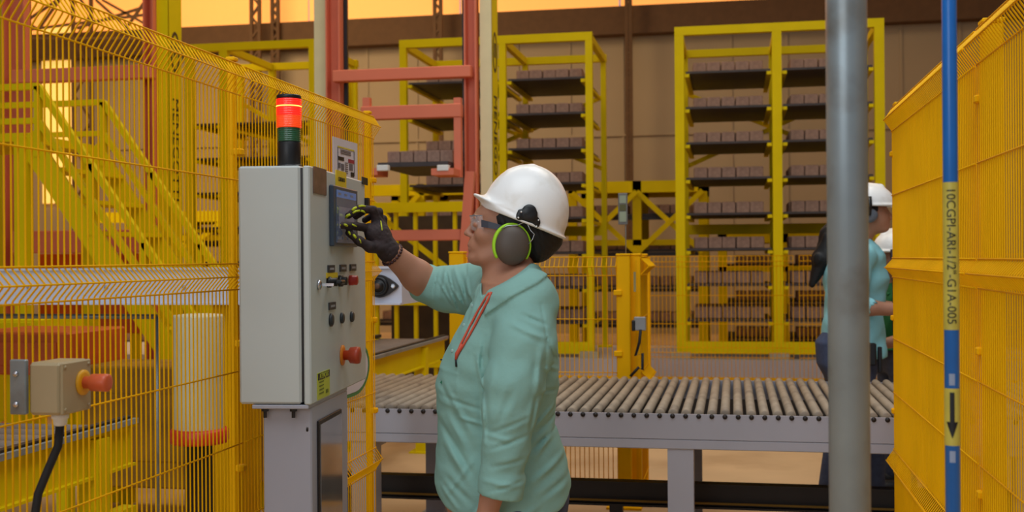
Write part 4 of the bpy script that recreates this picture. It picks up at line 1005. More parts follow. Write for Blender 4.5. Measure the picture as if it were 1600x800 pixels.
for s_ in (-1, 1):
    B.ell(P3(756, 366, s_ * .040), (.024, .020, .022), .02)                 # cheekbones
    B.cap(P3(757, 404, s_ * .030), P3(796, 394, s_ * .054), .016, .018, .025) # jaw line
    B.ell(P3(738.5, 350.5, s_ * .031), (.0125, .017, .011), .008, 's')      # eye sockets
    B.cap(P3(742.5, 350.5, s_ * .022), P3(745, 351, s_ * .042), .0098, .0092, .002)   # lids
    B.cap(P3(740.5, 339.5, s_ * .014), P3(743, 339.5, s_ * .044), .0062, .006, .008)  # brow
B.ell(P3(741, 383), (.0165, .027, .022), .018)                               # muzzle
B.ell(P3(741.5, 403.5), (.0185, .022, .0155), .016)                         # chin
B.cap(P3(734.2, 382.5, -.013), P3(734.2, 382.5, .013), .0062, .0062, .004); B.cap(P3(735.0, 389.2, -.012), P3(735.0, 389.2, .012), .0066, .0066, .004)
B.cap(P3(741.5, 345), P3(732.5, 361), .0062, .0088, .010)                   # nose bridge
B.ell(P3(730.6, 364.5), (.0112, .0105, .0088), .007)                        # tip
for s_ in (-1, 1): B.ell(P3(735.5, 367.5, s_ * .0115), (.0095, .0070, .0068), .005)
B.cap(P3(729.8, 386.2, -.018), P3(729.8, 386.2, .018), .0030, .0042, .002, 's')
for s_ in (-1, 1): B.ell(P3(799, 366, s_ * .078), (.018, .010, .030), .01)  # ears
# arms
def arm(B, sh, el, wr, k=.02, r=(.062, .046, .0285)):
    m = el * .72 + sh * .28; f = el * .68 + wr * .32
    B.chain([sh, m, el, f, wr], [r[0], r[0] * .86, r[1], r[1] * .98, r[2]], k)
B.cap(P3(800, 465, -.05), SHn, .08, .062, .04); B.cap(P3(800, 465, .05), SHf, .08, .062, .04)
arm(B, SHn, ELn, WRn); arm(B, SHf, ELf, WRf, r=(.062, .050, .033))
# near hand, hanging relaxed
def hand(B, wr, dirv, across, palm, sc=1.0, curl=(.5, .6, .7, .8), g=0.0, thumb_side=1):
    """wr wrist; dirv along the palm; across towards the thumb side; palm = the way the fingers close"""
    d = np.array(dirv, float); d /= np.linalg.norm(d); a = np.array(across, float); a -= d * a.dot(d); a /= np.linalg.norm(a); p = np.array(palm, float); p -= d * p.dot(d); p -= a * p.dot(a); p /= np.linalg.norm(p)
    for t in (-.026, -.009, .009, .026): B.cap(wr + d * .02 * sc + a * t * .7, wr + d * .085 * sc + a * t, .0145 + g, .0115 + g, .012)
    for i, (t, ln) in enumerate(((.029, .072), (.010, .080), (-.010, .074), (-.029, .058))):
        b0 = wr + d * .088 * sc + a * t; c = curl[i]; ang = 0.0; q = b0
        for j, f in enumerate((.45, .30, .25)):
            ang += c * (0.5 if j == 0 else 0.8); v = d * math.cos(ang) + p * math.sin(ang); nq = q + v * ln * f * sc; B.cap(q, nq, .0092 - j * .0008 + g, .0086 - j * .0008 + g, .004); q = nq
    t0 = wr + d * .03 * sc + a * .026; t1 = t0 + (d * .7 + a * .65 + p * .25) * .036 * sc; t2 = t1 + (d * .9 + a * .3 + p * .35) * .030 * sc; t3 = t2 + (d * .95 + p * .4) * .024 * sc
    B.chain([t0, t1, t2, t3], [.015 + g, .0115 + g, .010 + g, .0085 + g], .006)
wd = WRn - ELn
hand(B, WRn, wd + np.array((-.02, 0, -.1)), (-1, 0, 0), (0, 1, 0.1), curl=(.3, .36, .42, .46))
# far (right) hand on the screen
tipI = L(530, 352, .082)
def righthand(B, g, k=0.004):
    wr = WRf
    kI, kM, kR, kP = L(577, 357, .185), L(588, 343, .205), L(594, 348, .225), L(599, 358, .24)
    B.cap(wr, L(592, 368, .20), .030 + g, .034 + g, .02, sq=(1, 1, 1)); B.cap(L(604, 388, .20), L(584, 366, .185), .027 + g, .026 + g, .015)
    for q in (kI, kM, kR, kP): B.cap(wr * .35 + q * .65, q, .019 + g, .0145 + g, .012)
    B.chain([kI, L(557, 353.5, .145), L(543, 352.5, .11), tipI], [.0125 + g, .0108 + g, .0100 + g, .0086 + g], k)
    B.chain([kM, L(583, 328, .19), L(561, 326, .165), L(544, 337, .14)], [.0135 + g, .0112 + g, .0105 + g, .0088 + g], k)
    B.chain([kR, L(592, 331, .215), L(572, 327, .20), L(556, 338, .185)], [.0130 + g, .0110 + g, .0100 + g, .0086 + g], k)
    B.chain([kP, L(599, 342, .24), L(583, 336, .235), L(570, 344, .225)], [.0120 + g, .0100 + g, .0090 + g, .0080 + g], k)
    B.chain([L(597, 388, .175), L(578, 386, .150), L(562, 377, .135), L(545, 364, .12)], [.018 + g, .0145 + g, .0118 + g, .0092 + g], .008)
righthand(B, -0.003)
body = B.build('body', SKIN, woman, strength=.35)
lp = SDF(P3(715, 400, -.03) - .0, P3(745, 370, .03) + .0, .0016)
lp.cap(P3(733.8, 383.2, -.0125), P3(733.8, 383.2, .0125), .0060, .0060, .003); lp.cap(P3(734.7, 389, -.0115), P3(734.7, 389, .0115), .0064, .0064, .002)
lp.build('lips', LIPS, woman)
for s_ in (-1, 1):
    MB().lathe(P3(747.8, 351, s_ * .033) + np.array((.0, 0, 0)), (0, 0, 1), [(.0001, -.0115)] + [(.0115 * math.sin(math.pi * i / 10), -.0115 * math.cos(math.pi * i / 10)) for i in range(1, 10)] + [(.0001, .0115)], 16).build('eye', WHT, woman)
    MB().lathe(P3(747.8, 351, s_ * .033), (-1, s_ * .1, 0), [(.0056, .0105), (.004, .0122), (.0001, .0126)], 16).build('iris', mat('dark_iris', (30, 18, 12), .2), woman)
    MB().tube([P3(741, 339, s_ * .016), P3(739.5, 336.5, s_ * .030), P3(745, 338.5, s_ * .048)], [.0025, .0032, .0016], 8).build('eyebrow', HAIR, woman)
# hair
Hs = SDF((-.06, -.13, 1.36), (.20, .13, 1.62), .004)
Hs.ell(P3(815, 343), (.118, .088, .104), .01); Hs.ell(P3(846, 372), (.060, .070, .040), .03, ry=R(-18)); Hs.ell(P3(858, 383), (.036, .05, .022), .02, ry=R(-18)); Hs.ell(P3(838, 392), (.040, .062, .034), .03)
Hs.cutbelow(lambda X, Y, Zz: (L(768, 340)[0] + (1.51 - Zz) * .25 - X)); Hs.cutbelow(lambda X, Y, Zz: np.where(X < L(828, 0)[0], (1.5 - (X - L(785, 0)[0]) * 1.1 - .03) - Zz, -0.05))
Hs.displace(lambda X, Y, Zz: .0016 * np.sin(X * 420 + Zz * 160) * np.sin(Y * 260))
Hs.build('hair', HAIR, woman)
# shirt
def seg2(X, Zz, a, b):
    a, b = L(*a)[[0, 2]], L(*b)[[0, 2]]; d = b - a; t = np.clip(((X - a[0]) * d[0] + (Zz - a[1]) * d[1]) / (d @ d), 0, 1); return np.hypot(X - a[0] - t * d[0], Zz - a[1] - t * d[1]), t
S_ = SDF((-.34, -.37, .60), (.24, .50, 1.46), .0042)
S_.slices(tab, 0.01)
S_.cap(P3(812, 458, -.06), SHn, .070, .074, .06); S_.cap(P3(800, 458, .05), SHf, .070, .074, .06)
torF = S_.F.copy()
near = [SHn, L(818, 540, -.205), L(803, 600, -.235), L(797, 640, -.245), L(790, 700, -.25), L(781, 752, -.252)]
S_.chain(near, [.080, .086, .080, .070, .061, .058], .022)
far = [SHf, L(735, 452, .22), L(700, 452, .27), L(672, 447, .30)]
S_.chain(far, [.078, .074, .066, .058], .035)
# turned back cuffs
S_.cap(L(784, 752, -.252), L(779, 800, -.252), .064, .062, .002); S_.cap(L(677, 447, .295), L(666, 443, .31), .061, .063, .004)
ridges = [((690, 420), (684, 470), .005, .006), ((705, 418), (722, 470), .006, .006), ((698, 425), (712, 488), -.006, .005), ((676, 425), (668, 470), -.004, .003), ((722, 425), (735, 478), .005, .006),
          ((760, 520), (752, 580), -.004, .006), ((690, 610), (755, 628), -.004, .006), ((720, 640), (757, 650), .005, .006), ((690, 650), (740, 720), -.006, .010), ((745, 700), (700, 760), .004, .008), ((830, 660), (866, 625), .005, .006), ((826, 690), (872, 660), -.006, .007), ((760, 720), (812, 728), .004, .007), ((765, 735), (815, 722), -.004, .005),
          ((748, 545), (757, 600), .006, .007), ((757, 600), (761, 668), .007, .007), ((842, 530), (835, 600), .006, .009), ((835, 600), (826, 650), -.006, .006), ((700, 600), (742, 665), .005, .010), ((704, 640), (735, 690), .006, .010), ((770, 652), (824, 630), -.004, .006),
          ((765, 676), (826, 655), -.004, .006), ((770, 700), (818, 690), -.004, .006), ((762, 655), (800, 662), .004, .007), ((700, 680), (740, 740), .006, .012), ((865, 660), (835, 700), .006, .008), ((870, 640), (838, 665), -.005, .007),
          ((880, 700), (830, 735), .006, .010), ((885, 735), (840, 760), -.005, .010), ((850, 520), (868, 560), -.006, .006), ((800, 498), (848, 520), .006, .008), ((815, 485), (850, 500), -.005, .006), ((720, 480), (700, 450), .004, .005),
          ((712, 488), (690, 425), -.005, .004), ((702, 480), (678, 440), .004, .004), ((722, 484), (712, 440), -.005, .004), ((728, 470), (726, 430), .004, .004), ((745, 470), (728, 520), .003, .004), ((753, 440), (735, 480), -.003, .004),
          ((690, 590), (712, 625), -.004, .008), ((845, 560), (872, 575), .004, .006), ((838, 600), (868, 605), -.004, .006), ((700, 730), (740, 765), -.005, .010), ((692, 745), (720, 778), .004, .007), ((775, 560), (765, 620), .004, .010), ((800, 590), (780, 640), -.004, .010),
          ((760, 765), (740, 793), .005, .008), ((840, 770), (800, 792), .004, .008)]
def folds(X, Y, Zz):
    D = np.zeros_like(X); near_side = np.where(X < L(738, 0)[0], 1.0, np.clip((.1 - Y) / .12, 0, 1))
    for a, b, amp, wd_ in ridges:
        d, t = seg2(X, Zz, a, b); D -= amp * .95 * (np.exp(-(d / (wd_ * .85)) ** 2) - .45 * np.exp(-((d - wd_ * 1.5) / wd_) ** 2)) * np.sin(np.pi * (t * .84 + .08)) * near_side
    D -= .0010 * np.sin(X * 55 + Zz * 38 + np.sin(Zz * 30) * 1.5 + Y * 20) + .0008 * np.sin(X * 34 - Zz * 95 + np.sin(X * 22) * 2 + Y * 50)
    # pocket edge seams
    for a, b in (((690, 572), (717, 576)), ((717, 576), (718, 628)), ((718, 628), (690, 620))):
        d, t = seg2(X, Zz, a, b); D -= .0018 * np.exp(-(d / .0035) ** 2) * near_side
    for a, b in (((842, 470), (850, 520)), ((850, 520), (846, 590))):    # armhole seam
        d, t = seg2(X, Zz, a, b); D += .0025 * np.exp(-(d / .003) ** 2) * near_side
    return D
S_.displace(folds)
hx = np.array([L(p, q)[[0, 2]] for p, q in ((672, 728), (684, 762), (700, 778), (745, 794), (800, 797), (840, 794), (868, 784), (886, 768), (898, 745))])
def hem(X, Y, Zz):
    h_ = np.interp(X, hx[:, 0], hx[:, 1]) + .004 * np.sin(X * 60 + Y * 30)
    cl = L(741, 768, -.252); cr = L(822, 782, -.252)
    h_ = np.where(Y < -.200, cl[2] + (X - cl[0]) / (cr[0] - cl[0]) * (cr[2] - cl[2]), h_)
    return np.maximum(h_ - Zz, -.05)
S_.cutbelow(hem)
# neck opening: everything above the slanted collar line goes, except the far shoulder
na, nb = L(842, 407)[[0, 2]], L(762, 455)[[0, 2]]; sl_ = (na[1] - nb[1]) / (na[0] - nb[0])
def neckcut(X, Y, Zz):
    line = nb[1] + (X - nb[0]) * sl_ - .10 * np.maximum(0, np.abs(Y) - .075)
    return np.where((Y < .092) & (X > L(752, 0)[0]), np.clip(Zz - line, -.05, .05), -.05)
S_.cutbelow(neckcut)
def inpoly(X, Zz, poly, soft):
    q = np.array([L(a, b)[[0, 2]] for a, b in poly]); ins = np.zeros(X.shape, bool); dm = np.full(X.shape, 9.0)
    for (x0_, z0_), (x1_, z1_) in zip(q, np.roll(q, -1, axis=0)):
        c_ = ((z0_ > Zz) != (z1_ > Zz)) & (X < (x1_ - x0_) * (Zz - z0_) / (z1_ - z0_ + 1e-12) + x0_); ins ^= c_
        dx, dz = x1_ - x0_, z1_ - z0_; t = np.clip(((X - x0_) * dx + (Zz - z0_) * dz) / (dx * dx + dz * dz), 0, 1); dm = np.minimum(dm, np.hypot(X - x0_ - t * dx, Zz - z0_ - t * dz))
    return np.clip(np.where(ins, dm, -dm) / soft + .5, 0, 1)
S_.displace(lambda X, Y, Zz: -.0075 * inpoly(X, Zz, ((762, 450), (800, 428), (842, 400), (860, 424), (838, 440), (800, 460), (759, 489)), .004) * np.clip((.06 - Y) / .03, 0, 1))
S_.displace(lambda X, Y, Zz: -.006 * inpoly(X, Zz, ((726, 412), (762, 412), (760, 446), (742, 474), (729, 462)), .004) * np.clip((Y - .02) / .03, 0, 1))
S_.cap(P3(799, 450), P3(799, 400), .064, .074, .004, 's')
S_.cap(P3(770, 452, -.01), P3(757, 425, .01), .022, .034, .006, 's')
# sleeve openings
S_.cap(L(772, 800, -.252), L(780, 766, -.252), .052, .048, .002, 's'); S_.cap(L(640, 435, .34), L(668, 445, .31), .052, .050, .002, 's')
shirt = S_.build('shirt', TEAL, woman)
# collar
def ribbon(nm, m, A, Bp, th, parent, n_up=None):
    """quad strip between two polylines with thickness"""
    A = [Vector(p) for p in A]; Bp = [Vector(p) for p in Bp]; vs = []; fs = []; N = len(A)
    for i in range(N):
        t = (A[min(i + 1, N - 1)] - A[max(i - 1, 0)]); nn = t.cross(Bp[i] - A[i]); nn = nn.normalized() if nn.length > 1e-9 else Vector((0, 0, 1))
        vs += [A[i] + nn * th / 2, Bp[i] + nn * th / 2, Bp[i] - nn * th / 2, A[i] - nn * th / 2]
    for i in range(N - 1):
        for k_ in range(4): fs.append((i * 4 + k_, i * 4 + (k_ + 1) % 4, i * 4 + 4 + (k_ + 1) % 4, i * 4 + 4 + k_))
    fs += [(0, 1, 2, 3), (N * 4 - 1, N * 4 - 2, N * 4 - 3, N * 4 - 4)]
    mb = MB(); mb.add(vs, fs, True); o = mb.build(nm, m, parent)
    sd = o.modifiers.new('sub', 'SUBSURF'); sd.levels = 2; sd.render_levels = 2
    return o
from mathutils.bvhtree import BVHTree
_bv = BVHTree.FromPolygons([v.co.copy() for v in shirt.data.vertices], [tuple(f.vertices) for f in shirt.data.polygons])
EYE = Vector((0, -DW, 1.40))
def hit(px, py, off=.004, default=0.0):
    a = Vector(L(px, py, 0)) ; d = (a - EYE).normalized(); h = _bv.ray_cast(EYE, d)
    if h[0] is None: return np.array(L(px, py, default))
    return np.array(h[0] - d * off)
# placket line, buttons, lanyard
def on_t(px, py, off=.004): return hit(px, py, off, tor_w(px, py) - off)
def strap(pts, w_, m, nm, parent, r=.0034):
    return MB().tube([on_t(a, b, .005) for a, b in pts], r, 8).build(nm, m, parent)
ln = empty('lanyard', (0, 0, 0)); ln.parent = woman
strap([(764, 458), (756, 470), (745, 489), (735, 508), (727, 524), (720, 538), (714, 552)], 0, STRAP, 'strap', ln); strap([(768, 456), (762, 470), (752, 489), (742, 508), (732, 526), (723, 541), (715, 554)], 0, STRAP, 'strap', ln)
MB().tube([on_t(722, 538, .008), on_t(714, 553, .008), on_t(712, 562, .006)], [.004, .0062, .003], 8).build('strap_end', STRAP, ln)
MB().tube([on_t(712, 560, .006), on_t(713, 573, .004)], .003, 8).build('clip', BLK, ln)
for q in ((735, 478), (722, 508), (704, 548)): MB().lathe(on_t(q[0] + 3, q[1], .002), Vector((-.6, -.8, .1)), [(.005, 0), (.005, .002), (.003, .0025)], 12).build('button', mat('shell_button', (160, 190, 184), .3), woman)
MB().box(on_t(690, 562, .002), (.008, .004, .004)).build('pocket_mark', BLK, woman); MB().box(on_t(690, 597, .002), (.006, .004, .008), M=Matrix.Rotation(.6, 3, 'Y')).build('pocket_mark', mat('green_thread', (20, 110, 80), .6), woman)
# jeans and shoes
J = SDF((-.26, -.26, -.0), (.24, .26, .82), .007)
J.slices([(z, x0 + .03, x1 - .006, h - .016, y) for z, x0, x1, h, y in tab if z < pz(735)] , .01)
hipz = pz(800)
for s_ in (-1, 1):
    J.chain([np.array((-.0, s_ * .09, hipz)), np.array((-.01, s_ * .095, .44)), np.array((.0, s_ * .10, .10))], [.112, .075, .056], .03)
J.build('jeans', JEAN, woman)
for s_ in (-1, 1):
    sh = SDF((-.24, s_ * .10 - .08, -.01), (.10, s_ * .10 + .08, .16), .005); sh.ell((-.10, s_ * .10, .035), (.12, .048, .042), .02); sh.ell((.015, s_ * .10, .05), (.055, .044, .055), .03); sh.cutbelow(lambda X, Y, Zz: .004 - Zz)
    sh.build('shoe', LEATHER, woman)
# hard hat
hat = empty('hard_hat', (0, 0, 0)); hat.parent = woman
Hh = SDF((-.16, -.15, 1.38), (.20, .15, 1.70), .003)
ang = R(21.5)
rp = P3(822, 349); nrm_ = np.array((math.sin(ang), 0, math.cos(ang)))   # rim plane normal
rim = lambda X, Y, Zz: -((X - rp[0]) * nrm_[0] + (Zz - rp[2]) * nrm_[2])
Hh.ell(P3(820.5, 334), (.1262, .118, .1445), .0, ry=R(14))
Hh.cap(P3(797, 270.5), P3(832, 264.5), .012, .014, .006, sq=(1, 1.8, 1)); Hh.cap(P3(832, 264.5), P3(868, 289.5), .014, .012, .006, sq=(1, 1.8, 1))
Hh.cutbelow(rim)
Hh.ell(P3(822, 349), (.128, .120, .009), .012, ry=ang)
Hh.ell(P3(793, 330), (.112, .098, .0125), .016, ry=R(27))
Hh.ell(P3(817, 342), (.1170, .108, .134), .004, 's', ry=R(14))
Hh.cap(P3(826, 349, 0), P3(800, 338, 0), .095, .09, .004, 's', sq=(1, 1, .35))
Hh.build('shell', HATW, hat)
# ear muff mount on the shell, arms, cups
def hat_w(px, py):
    c = P3(820.5, 334); p = P3(px, py); a = R(14); dx, dz = p[0] - c[0], p[2] - c[2]; u = dx * math.cos(a) - dz * math.sin(a); v = dx * math.sin(a) + dz * math.cos(a)
    return .118 * math.sqrt(max(0, 1 - (u / .1262) ** 2 - (v / .1445) ** 2))
for s_ in (-1, 1):
    yw = lambda px, py: s_ * hat_w(px, py)
    mt = SDF(np.minimum(P3(795, 370, s_ * .14), P3(855, 305, s_ * .06)) , np.maximum(P3(795, 370, s_ * .14), P3(855, 305, s_ * .06)), .002)
    def q(px, py, o=.004): return L(px, py, s_ * (hat_w(px, py) + o))
    mt.cap(q(827, 331), q(829, 335), .0215, .0205, .004, sq=(1, .32, 1)); mt.cap(q(813, 331), q(811, 340), .008, .007, .006, sq=(1, .6, 1)); mt.cap(q(838, 343), q(839, 352), .008, .007, .006, sq=(1, .6, 1)); mt.cap(q(812, 337), q(839, 347), .010, .010, .006, sq=(1, .45, 1))
    mt.build('muff_mount', BLK, hat, label='black ear muff mount')
    for a, b in ((814.5, 331), (810, 340), (841, 344), (838, 354)): MB().lathe(q(a, b, .007), (0, s_, 0), [(.0028, 0), (.0028, .002), (.001, .003)], 10).build('mount_screw', WHT, hat)
    yc_ = s_ * .100
    for pts in (((829, 339), (822, 346), (808, 352), (792, 353), (783, 358)), ((827, 341), (824, 350), (829, 360), (835, 366), (832, 374), (825, 382))):
        MB().tube([L(a, b, s_ * (.108 if i < 2 else .112)) for i, (a, b) in enumerate(pts)], .0014, 6).build('wire_arm', WIRE, hat, label='bent steel wire arm')
    cc_ = P3(800.5, 384)
    cup = SDF((cc_[0] - .07, min(yc_, yc_ + s_ * .03) - .03, cc_[2] - .08), (cc_[0] + .07, max(yc_, yc_ + s_ * .03) + .03, cc_[2] + .08), .0025)
    cup.ell((cc_[0], yc_ + s_ * .006, cc_[2]), (.0480, .0235, .0570), .0, ry=R(6)); cup.build('ear_cup', TAUPE, hat)
    rg_ = MB(); pts = [Vector((cc_[0] + .0505 * math.cos(t), yc_ - s_ * .002, cc_[2] + .0600 * math.sin(t))) for t in [R(-40) + R(255) * i / 40 for i in range(41)]]
    rg_.tube(pts, [.0030 + .0038 * min(1, max(0, (i - 14) / 16)) for i in range(41)], 8).build('lime_ring', LIME, hat, label='lime green ring of the ear cup')
    MB().lathe((cc_[0], s_ * .070, cc_[2]), (0, s_, 0), [(.038, 0), (.046, .004), (.047, .018), (.044, .026)], 28).build('ear_cushion', BLK, hat)
# safety glasses
gl = empty('safety_glasses', (0, 0, 0)); gl.parent = woman
n = 22; top = []; bot = []
for i in range(n + 1):
    t = -1 + 2 * i / n; w_ = t * .066; dx = .038 * abs(t) ** 2.6
    top.append(P3(734, 337, 0) + np.array((dx, w_, -.0)) - np.array((0, 0, .002 * abs(t)))); bot.append(P3(736, 362, 0) + np.array((dx * 1.05, w_ * .93, .012 * (1 - abs(t)) ** 2 * 1.2)))
ribbon('lens', CLEAR, top, bot, .0018, gl).modifiers.clear()
MB().tube(top, .0014, 6).build('brow_rim', mat('smoke_plastic', (120, 126, 134), .3), gl)
for s_ in (-1, 1):
    m = MB()
    pts = [P3(752, 349, s_ * .068), P3(763, 351, s_ * .074), P3(780, 355, s_ * .080), P3(800, 358, s_ * .083)]
    for a, b, h0, h1 in zip(pts, pts[1:], (.021, .019, .016), (.019, .016, .010)):
        a, b = Vector(a), Vector(b); t_ = Vector((0, .0016, 0)); m.hexa([a - t_ - Z * h0 / 2, b - t_ - Z * h1 / 2, b + t_ - Z * h1 / 2, a + t_ - Z * h0 / 2, a - t_ + Z * h0 / 2, b - t_ + Z * h1 / 2, b + t_ + Z * h1 / 2, a + t_ + Z * h0 / 2])
    m.build('temple', NAVY, gl, label='dark navy temple')
# glove on the raised hand
G = SDF(L(520, 415, .04) - np.array((0, .0, 0)), L(628, 305, .30) + np.array((.03, 0, .02)), .0026)
righthand(G, 0.0015); G.cap(WRf, L(609, 394, .202), .034, .035, .01)
G.displace(lambda X, Y, Zz: .0006 * np.sin(X * 300) * np.sin(Zz * 280 + Y * 200))
glv = G.build('glove', GLOVE, woman, relax=0)
_gv = BVHTree.FromPolygons([v.co.copy() for v in glv.data.vertices], [tuple(f.vertices) for f in glv.data.polygons])
def patch(pts, r):
    q = []
    for a, b in pts:
        o_ = Vector(L(a, b, 0)); d = (o_ - EYE).normalized(); h = _gv.ray_cast(EYE, d)
        if h[0] is not None: q.append(h[0] - d * .0003)
    if len(q) > 1: MB().tube(q, [x_ * .9 for x_ in r[:len(q)]], 10).build('yellow_pad', GYEL, glv, label='lime yellow pad')
patch([(528.5, 351.5), (532.5, 352)], [.004, .003]); patch([(537, 350.5), (540, 351.5), (543, 353)], [.003, .0045, .003]); patch([(550, 350.5), (553, 352), (557, 354)], [.0025, .003, .002])
patch([(540, 340), (543, 337), (547, 335)], [.0045, .005, .004]); patch([(550, 329), (553, 326), (557, 324)], [.004, .0048, .004]); patch([(560, 322.5), (566, 321.5), (571, 322.5)], [.004, .004, .003]); patch([(551, 333), (556, 330), (562, 329)], [.003, .004, .0035]); patch([(564, 329), (568, 330.5), (571, 333)], [.0035, .0035, .0025])
patch([(544.5, 361.5), (546, 364), (547.5, 367)], [.003, .0038, .0025]); patch([(552, 366), (554, 369), (556.5, 372)], [.003, .0045, .0035]); patch([(561, 373), (563, 376), (564, 380)], [.0015, .0022, .0015])
patch([(595, 345), (596, 352), (597, 360)], [.0015, .0025, .002])
bq = L(613, 398.5, .21); ax_ = Vector(WRf - ELf).normalized(); bm_ = MB(); xx = ax_.cross(Vector((0, 1, 0))).normalized(); yy = ax_.cross(xx)
for i in range(22):
    t = 2 * math.pi * i / 22; c_ = Vector(bq) + (xx * math.cos(t) + yy * math.sin(t)) * .0375
    bm_.lathe(c_ - Z * .005, Z, [(.0001, 0), (.004, .002), (.0052, .005), (.004, .008), (.0001, .010)], 8)
bm_.build('bead_bracelet', mat('dark_red_beads', (60, 20, 24), .4), woman)

# ---- people farther back ----
def figure(label, loc, rz, H, shirt_m, pant_m, arms, hat_muff='grey', long_hair=False, lean=0.0, hips=1.0, stride=0.0):
    """forward is +x, left is +y. arms: ((shoulder, elbow, wrist) for left then right)"""
    r = empty('person', loc, label, 'person', rz=rz, local=True)
    hz = H - .115; hx_ = .02 + lean
    b = SDF((-.35, -.42, .66), (.62, .42, H + .05), .0058)
    b.ell((hx_ - .01, 0, hz), (.098, .076, .112), .01); b.ell((hx_ + .035, 0, hz - .045), (.060, .056, .070), .03); b.ell((hx_ + .068, 0, hz - .092), (.024, .026, .018), .025)
    b.cap((hx_ + .085, 0, hz + .005), (hx_ + .104, 0, hz - .030), .008, .012, .01)
    for s in (-1, 1): b.ell((hx_ + .092, s * .032, hz + .008), (.014, .018, .012), .01, 's'); b.ell((hx_ + .0, s * .078, hz - .01), (.018, .01, .030), .008)
    b.cap((hx_ + .094, -.014, hz - .064), (hx_ + .094, .014, hz - .064), .006, .006, .004); b.cap((hx_ + .093, -.012, hz - .074), (hx_ + .093, .012, hz - .074), .007, .007, .004)
    b.cap((hx_ - .02, 0, hz - .08), (lean * .6 - .01, 0, H - .30), .056, .064, .03)
    b.cap((lean * .5, -.10, H - .36), (lean * .5, .10, H - .36), .08, .08, .04); b.cap((lean * .4, 0, H - .4), (0, 0, .98), .12, .12, .04)
    for (S0, E0, W0), th in zip(arms, (1, -1)):
        S0, E0, W0 = map(np.array, (S0, E0, W0)); arm(b, S0, E0, W0, r=(.055, .042, .028))
        d = (W0 - E0); up = np.array((0, 0, 1.0)) if abs(d[2]) < .2 else np.array((1.0, 0, 0)); inw = np.array((0, -1.0 * np.sign(S0[1]), 0))
        hand(b, W0, d, up, inw, curl=(.35, .4, .45, .5))
    b.build('body', SKIN, r)
    s = SDF((-.32, -.40, .70), (.45, .40, H - .12), .0075); hip = .84
    s.slices([(H - .265, -.07 + lean * .6, .06 + lean * .6, .085, 0), (H - .30, -.10 + lean * .55, .09 + lean * .55, .15, 0), (H - .35, -.125 + lean * .5, .115 + lean * .5, .185, 0), (H - .48, -.135 + lean * .35, .14 + lean * .4, .18, 0), (H - .64, -.115, .13, .155, 0), (.95, -.13, .14, .175, 0), (hip, -.14, .145, .19, 0)], .02)
    for S0, E0, W0 in arms:
        S0, E0, W0 = map(np.array, (S0, E0, W0)); s.cap((lean * .5, S0[1] * .5, S0[2] - .01), S0, .07, .066, .04); s.chain([S0, E0, E0 * .7 + W0 * .3], [.068, .056, .052], .02)
        s.cap(E0 * .62 + W0 * .38, E0 * .45 + W0 * .55, .046, .042, .002, 's')
    s.displace(lambda X, Y, Zz: .003 * np.sin(Zz * 46 + X * 30 + np.sin(Y * 25) * 2) + .002 * np.sin(X * 60 - Zz * 25))
    s.cap((lean * .6, 0, H - .30), (lean * .6 + .01, 0, H - .2), .058, .07, .005, 's'); s.build('shirt', shirt_m, r)
    c = MB(); 
    for sg in (-1, 1):
        c.add([(lean * .6 - .06, sg * .02, H - .245), (lean * .6 + .02, sg * .085, H - .262), (lean * .6 + .09, sg * .035, H - .31), (lean * .6 + .10, sg * .10, H - .335), (lean * .6 + .02, sg * .12, H - .285), (lean * .6 - .10, sg * .03, H - .268)], [(0, 1, 4, 5), (1, 2, 3, 4)])
    co = c.build('collar', shirt_m, r); sd = co.modifiers.new('th', 'SOLIDIFY'); sd.thickness = .006
    j = SDF((-.24, -.26, -.01), (.26, .26, 1.05), .008)
    j.slices([(1.0, -.11, .115, .155, 0), (.92, -.13 * hips, .12, .172, 0), (.80, -.125 * hips, .115, .175, 0), (.70, -.09 * hips, .09, .165, 0)], .02)
    for sg in (-1, 1): j.chain([(-.005 - .02 * (hips > 1), sg * .085, .80), (.012 + sg * stride * .6, sg * .09, .47), (-.01 + sg * stride, sg * .10, .09)], [.092, .064, .050], .03)
    j.build('jeans', pant_m, r)
    for sg in (-1, 1):
        q = SDF((-.10, sg * .1 - .08, -.01), (.24, sg * .1 + .08, .15), .006); q.ell((.09, sg * .10, .035), (.12, .046, .040), .02); q.ell((-.02, sg * .10, .05), (.055, .042, .055), .03); q.cutbelow(lambda X, Y, Zz: .004 - Zz); q.build('shoe', LEATHER, r).location = (sg * stride, 0, 0)
    hh = SDF((-.2, -.16, hz - .03), (.24, .16, hz + .2), .005); rimz = hz + .035
    hh.ell((hx_ - .008, 0, rimz), (.132, .114, .128), .0); hh.cutbelow(lambda X, Y, Zz: rimz - Zz); hh.ell((hx_ + .045, 0, rimz + .002), (.135, .10, .010), .012); hh.ell((hx_ - .008, 0, rimz + .001), (.139, .121, .008), .01)
    hh.cap((hx_ - .07, 0, rimz + .11), (hx_ + .06, 0, rimz + .108), .012, .012, .02); hh.ell((hx_ - .008, 0, rimz - .012), (.122, .104, .122), .003, 's')
    ht = hh.build('hard_hat', HATW, r)
    k = SDF((-.32, -.14, H - .62), (.16, .12, hz + .12), .006); k.ell((hx_ - .022, 0, hz + .012), (.104, .084, .100), .01); k.cutbelow(lambda X, Y, Zz: X - (hx_ + .045))
    if long_hair: k.chain([(hx_ - .085, 0, hz - .02), (hx_ - .14, -.01, hz - .12), (hx_ - .185, -.02, hz - .25), (hx_ - .235, -.02, hz - .40)], [.052, .054, .044, .014], .03)
    k.displace(lambda X, Y, Zz: .003 * np.sin(X * 200 + Y * 260)); k.build('hair', HAIR, r)
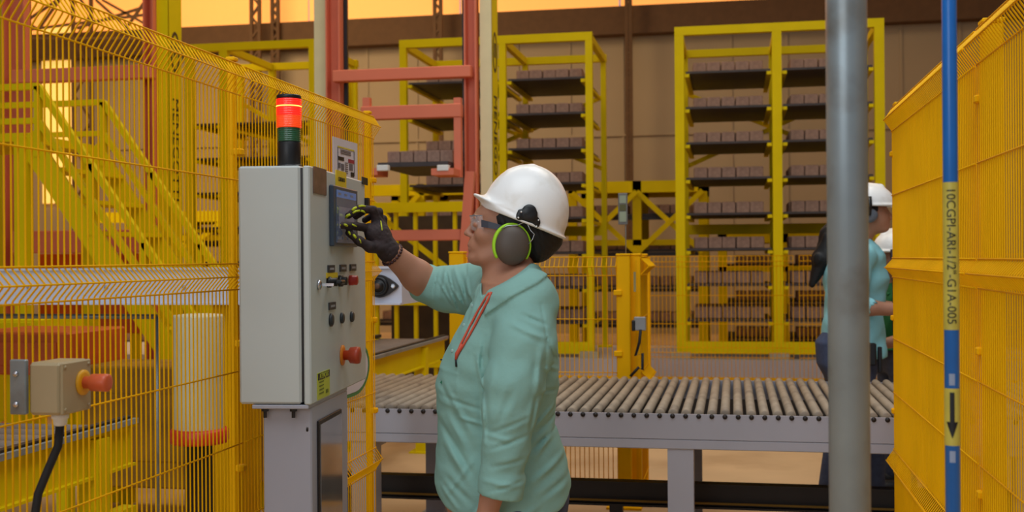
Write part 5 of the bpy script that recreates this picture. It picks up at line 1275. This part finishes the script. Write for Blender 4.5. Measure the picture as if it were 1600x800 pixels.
    CUPG = mat('grey_ear_cup', (96, 100, 108), .35, var=.04)
    for sg in (-1, 1):
        MB().lathe((hx_ + .0, sg * .082, hz - .02), (0, sg, 0), [(.036, 0), (.040, .006), (.040, .020), (.034, .030), (.020, .033)], 24).build('ear_cup', CUPG, ht)
        m = MB(); m.tube([(hx_ + .0, sg * .124, rimz + .045), (hx_ + .002, sg * .132, rimz + .0), (hx_ + .0, sg * .118, hz - .02)], [.012, .011, .009], 8); m.build('muff_arm', BLK, ht)
    return r
p2 = atY(1332, 600, 6.62)
w2 = figure('woman with long dark hair in light teal shirt standing behind the grey pipe', (p2.x, 6.62, 0), YAW + R(-12), 1.75, TEAL2, JEAN,
    (((.02, .19, 1.40), (-.02, .25, 1.13), (.22, .16, 1.10)), ((.02, -.19, 1.40), (-.03, -.25, 1.13), (.24, -.19, 1.10))), long_hair=True, lean=.045, hips=1.22, stride=-.085); w2.scale = (1.26, 1.12, 1.0)
MB().tube([(.165, -.05, 1.43), (.175, -.03, 1.2), (.175, -.01, .98)], .007, 8).build('lanyard', mat('dark_lanyard', (50, 30, 30), .6), w2)
m = MB(); m.box((.06, -.19, .87), (.05, .02, .12), bev=.006); m.box((.10, -.18, .84), (.018, .018, .14), bev=.004); m.build('tool_pouch', BLK, w2)
p3 = atY(1404, 600, 7.9)
figure('person in teal shirt and white helmet partly hidden by the right fence', (p3.x + .02, 7.9, 0), YAW + R(160), 1.53, TEAL2, JEAN,
    (((.0, .18, 1.20), (.03, .22, .95), (.22, .16, .93)), ((.0, -.18, 1.20), (.03, -.22, .95), (.22, -.16, .93))))
p4 = atY(1402, 600, 7.2)
figure('person in green shirt close behind the end of the right fence', (p4.x, 7.2, 0), YAW + R(185), 1.50, mat('green_cotton', (24, 104, 56), .85, var=.08), JEAN,
    (((.0, .18, 1.17), (.0, .24, .92), (.18, .18, .88)), ((.0, -.18, 1.17), (.0, -.24, .92), (.18, -.18, .88))))
for o in bpy.data.objects:
    if '_local' in o: del o['_local']
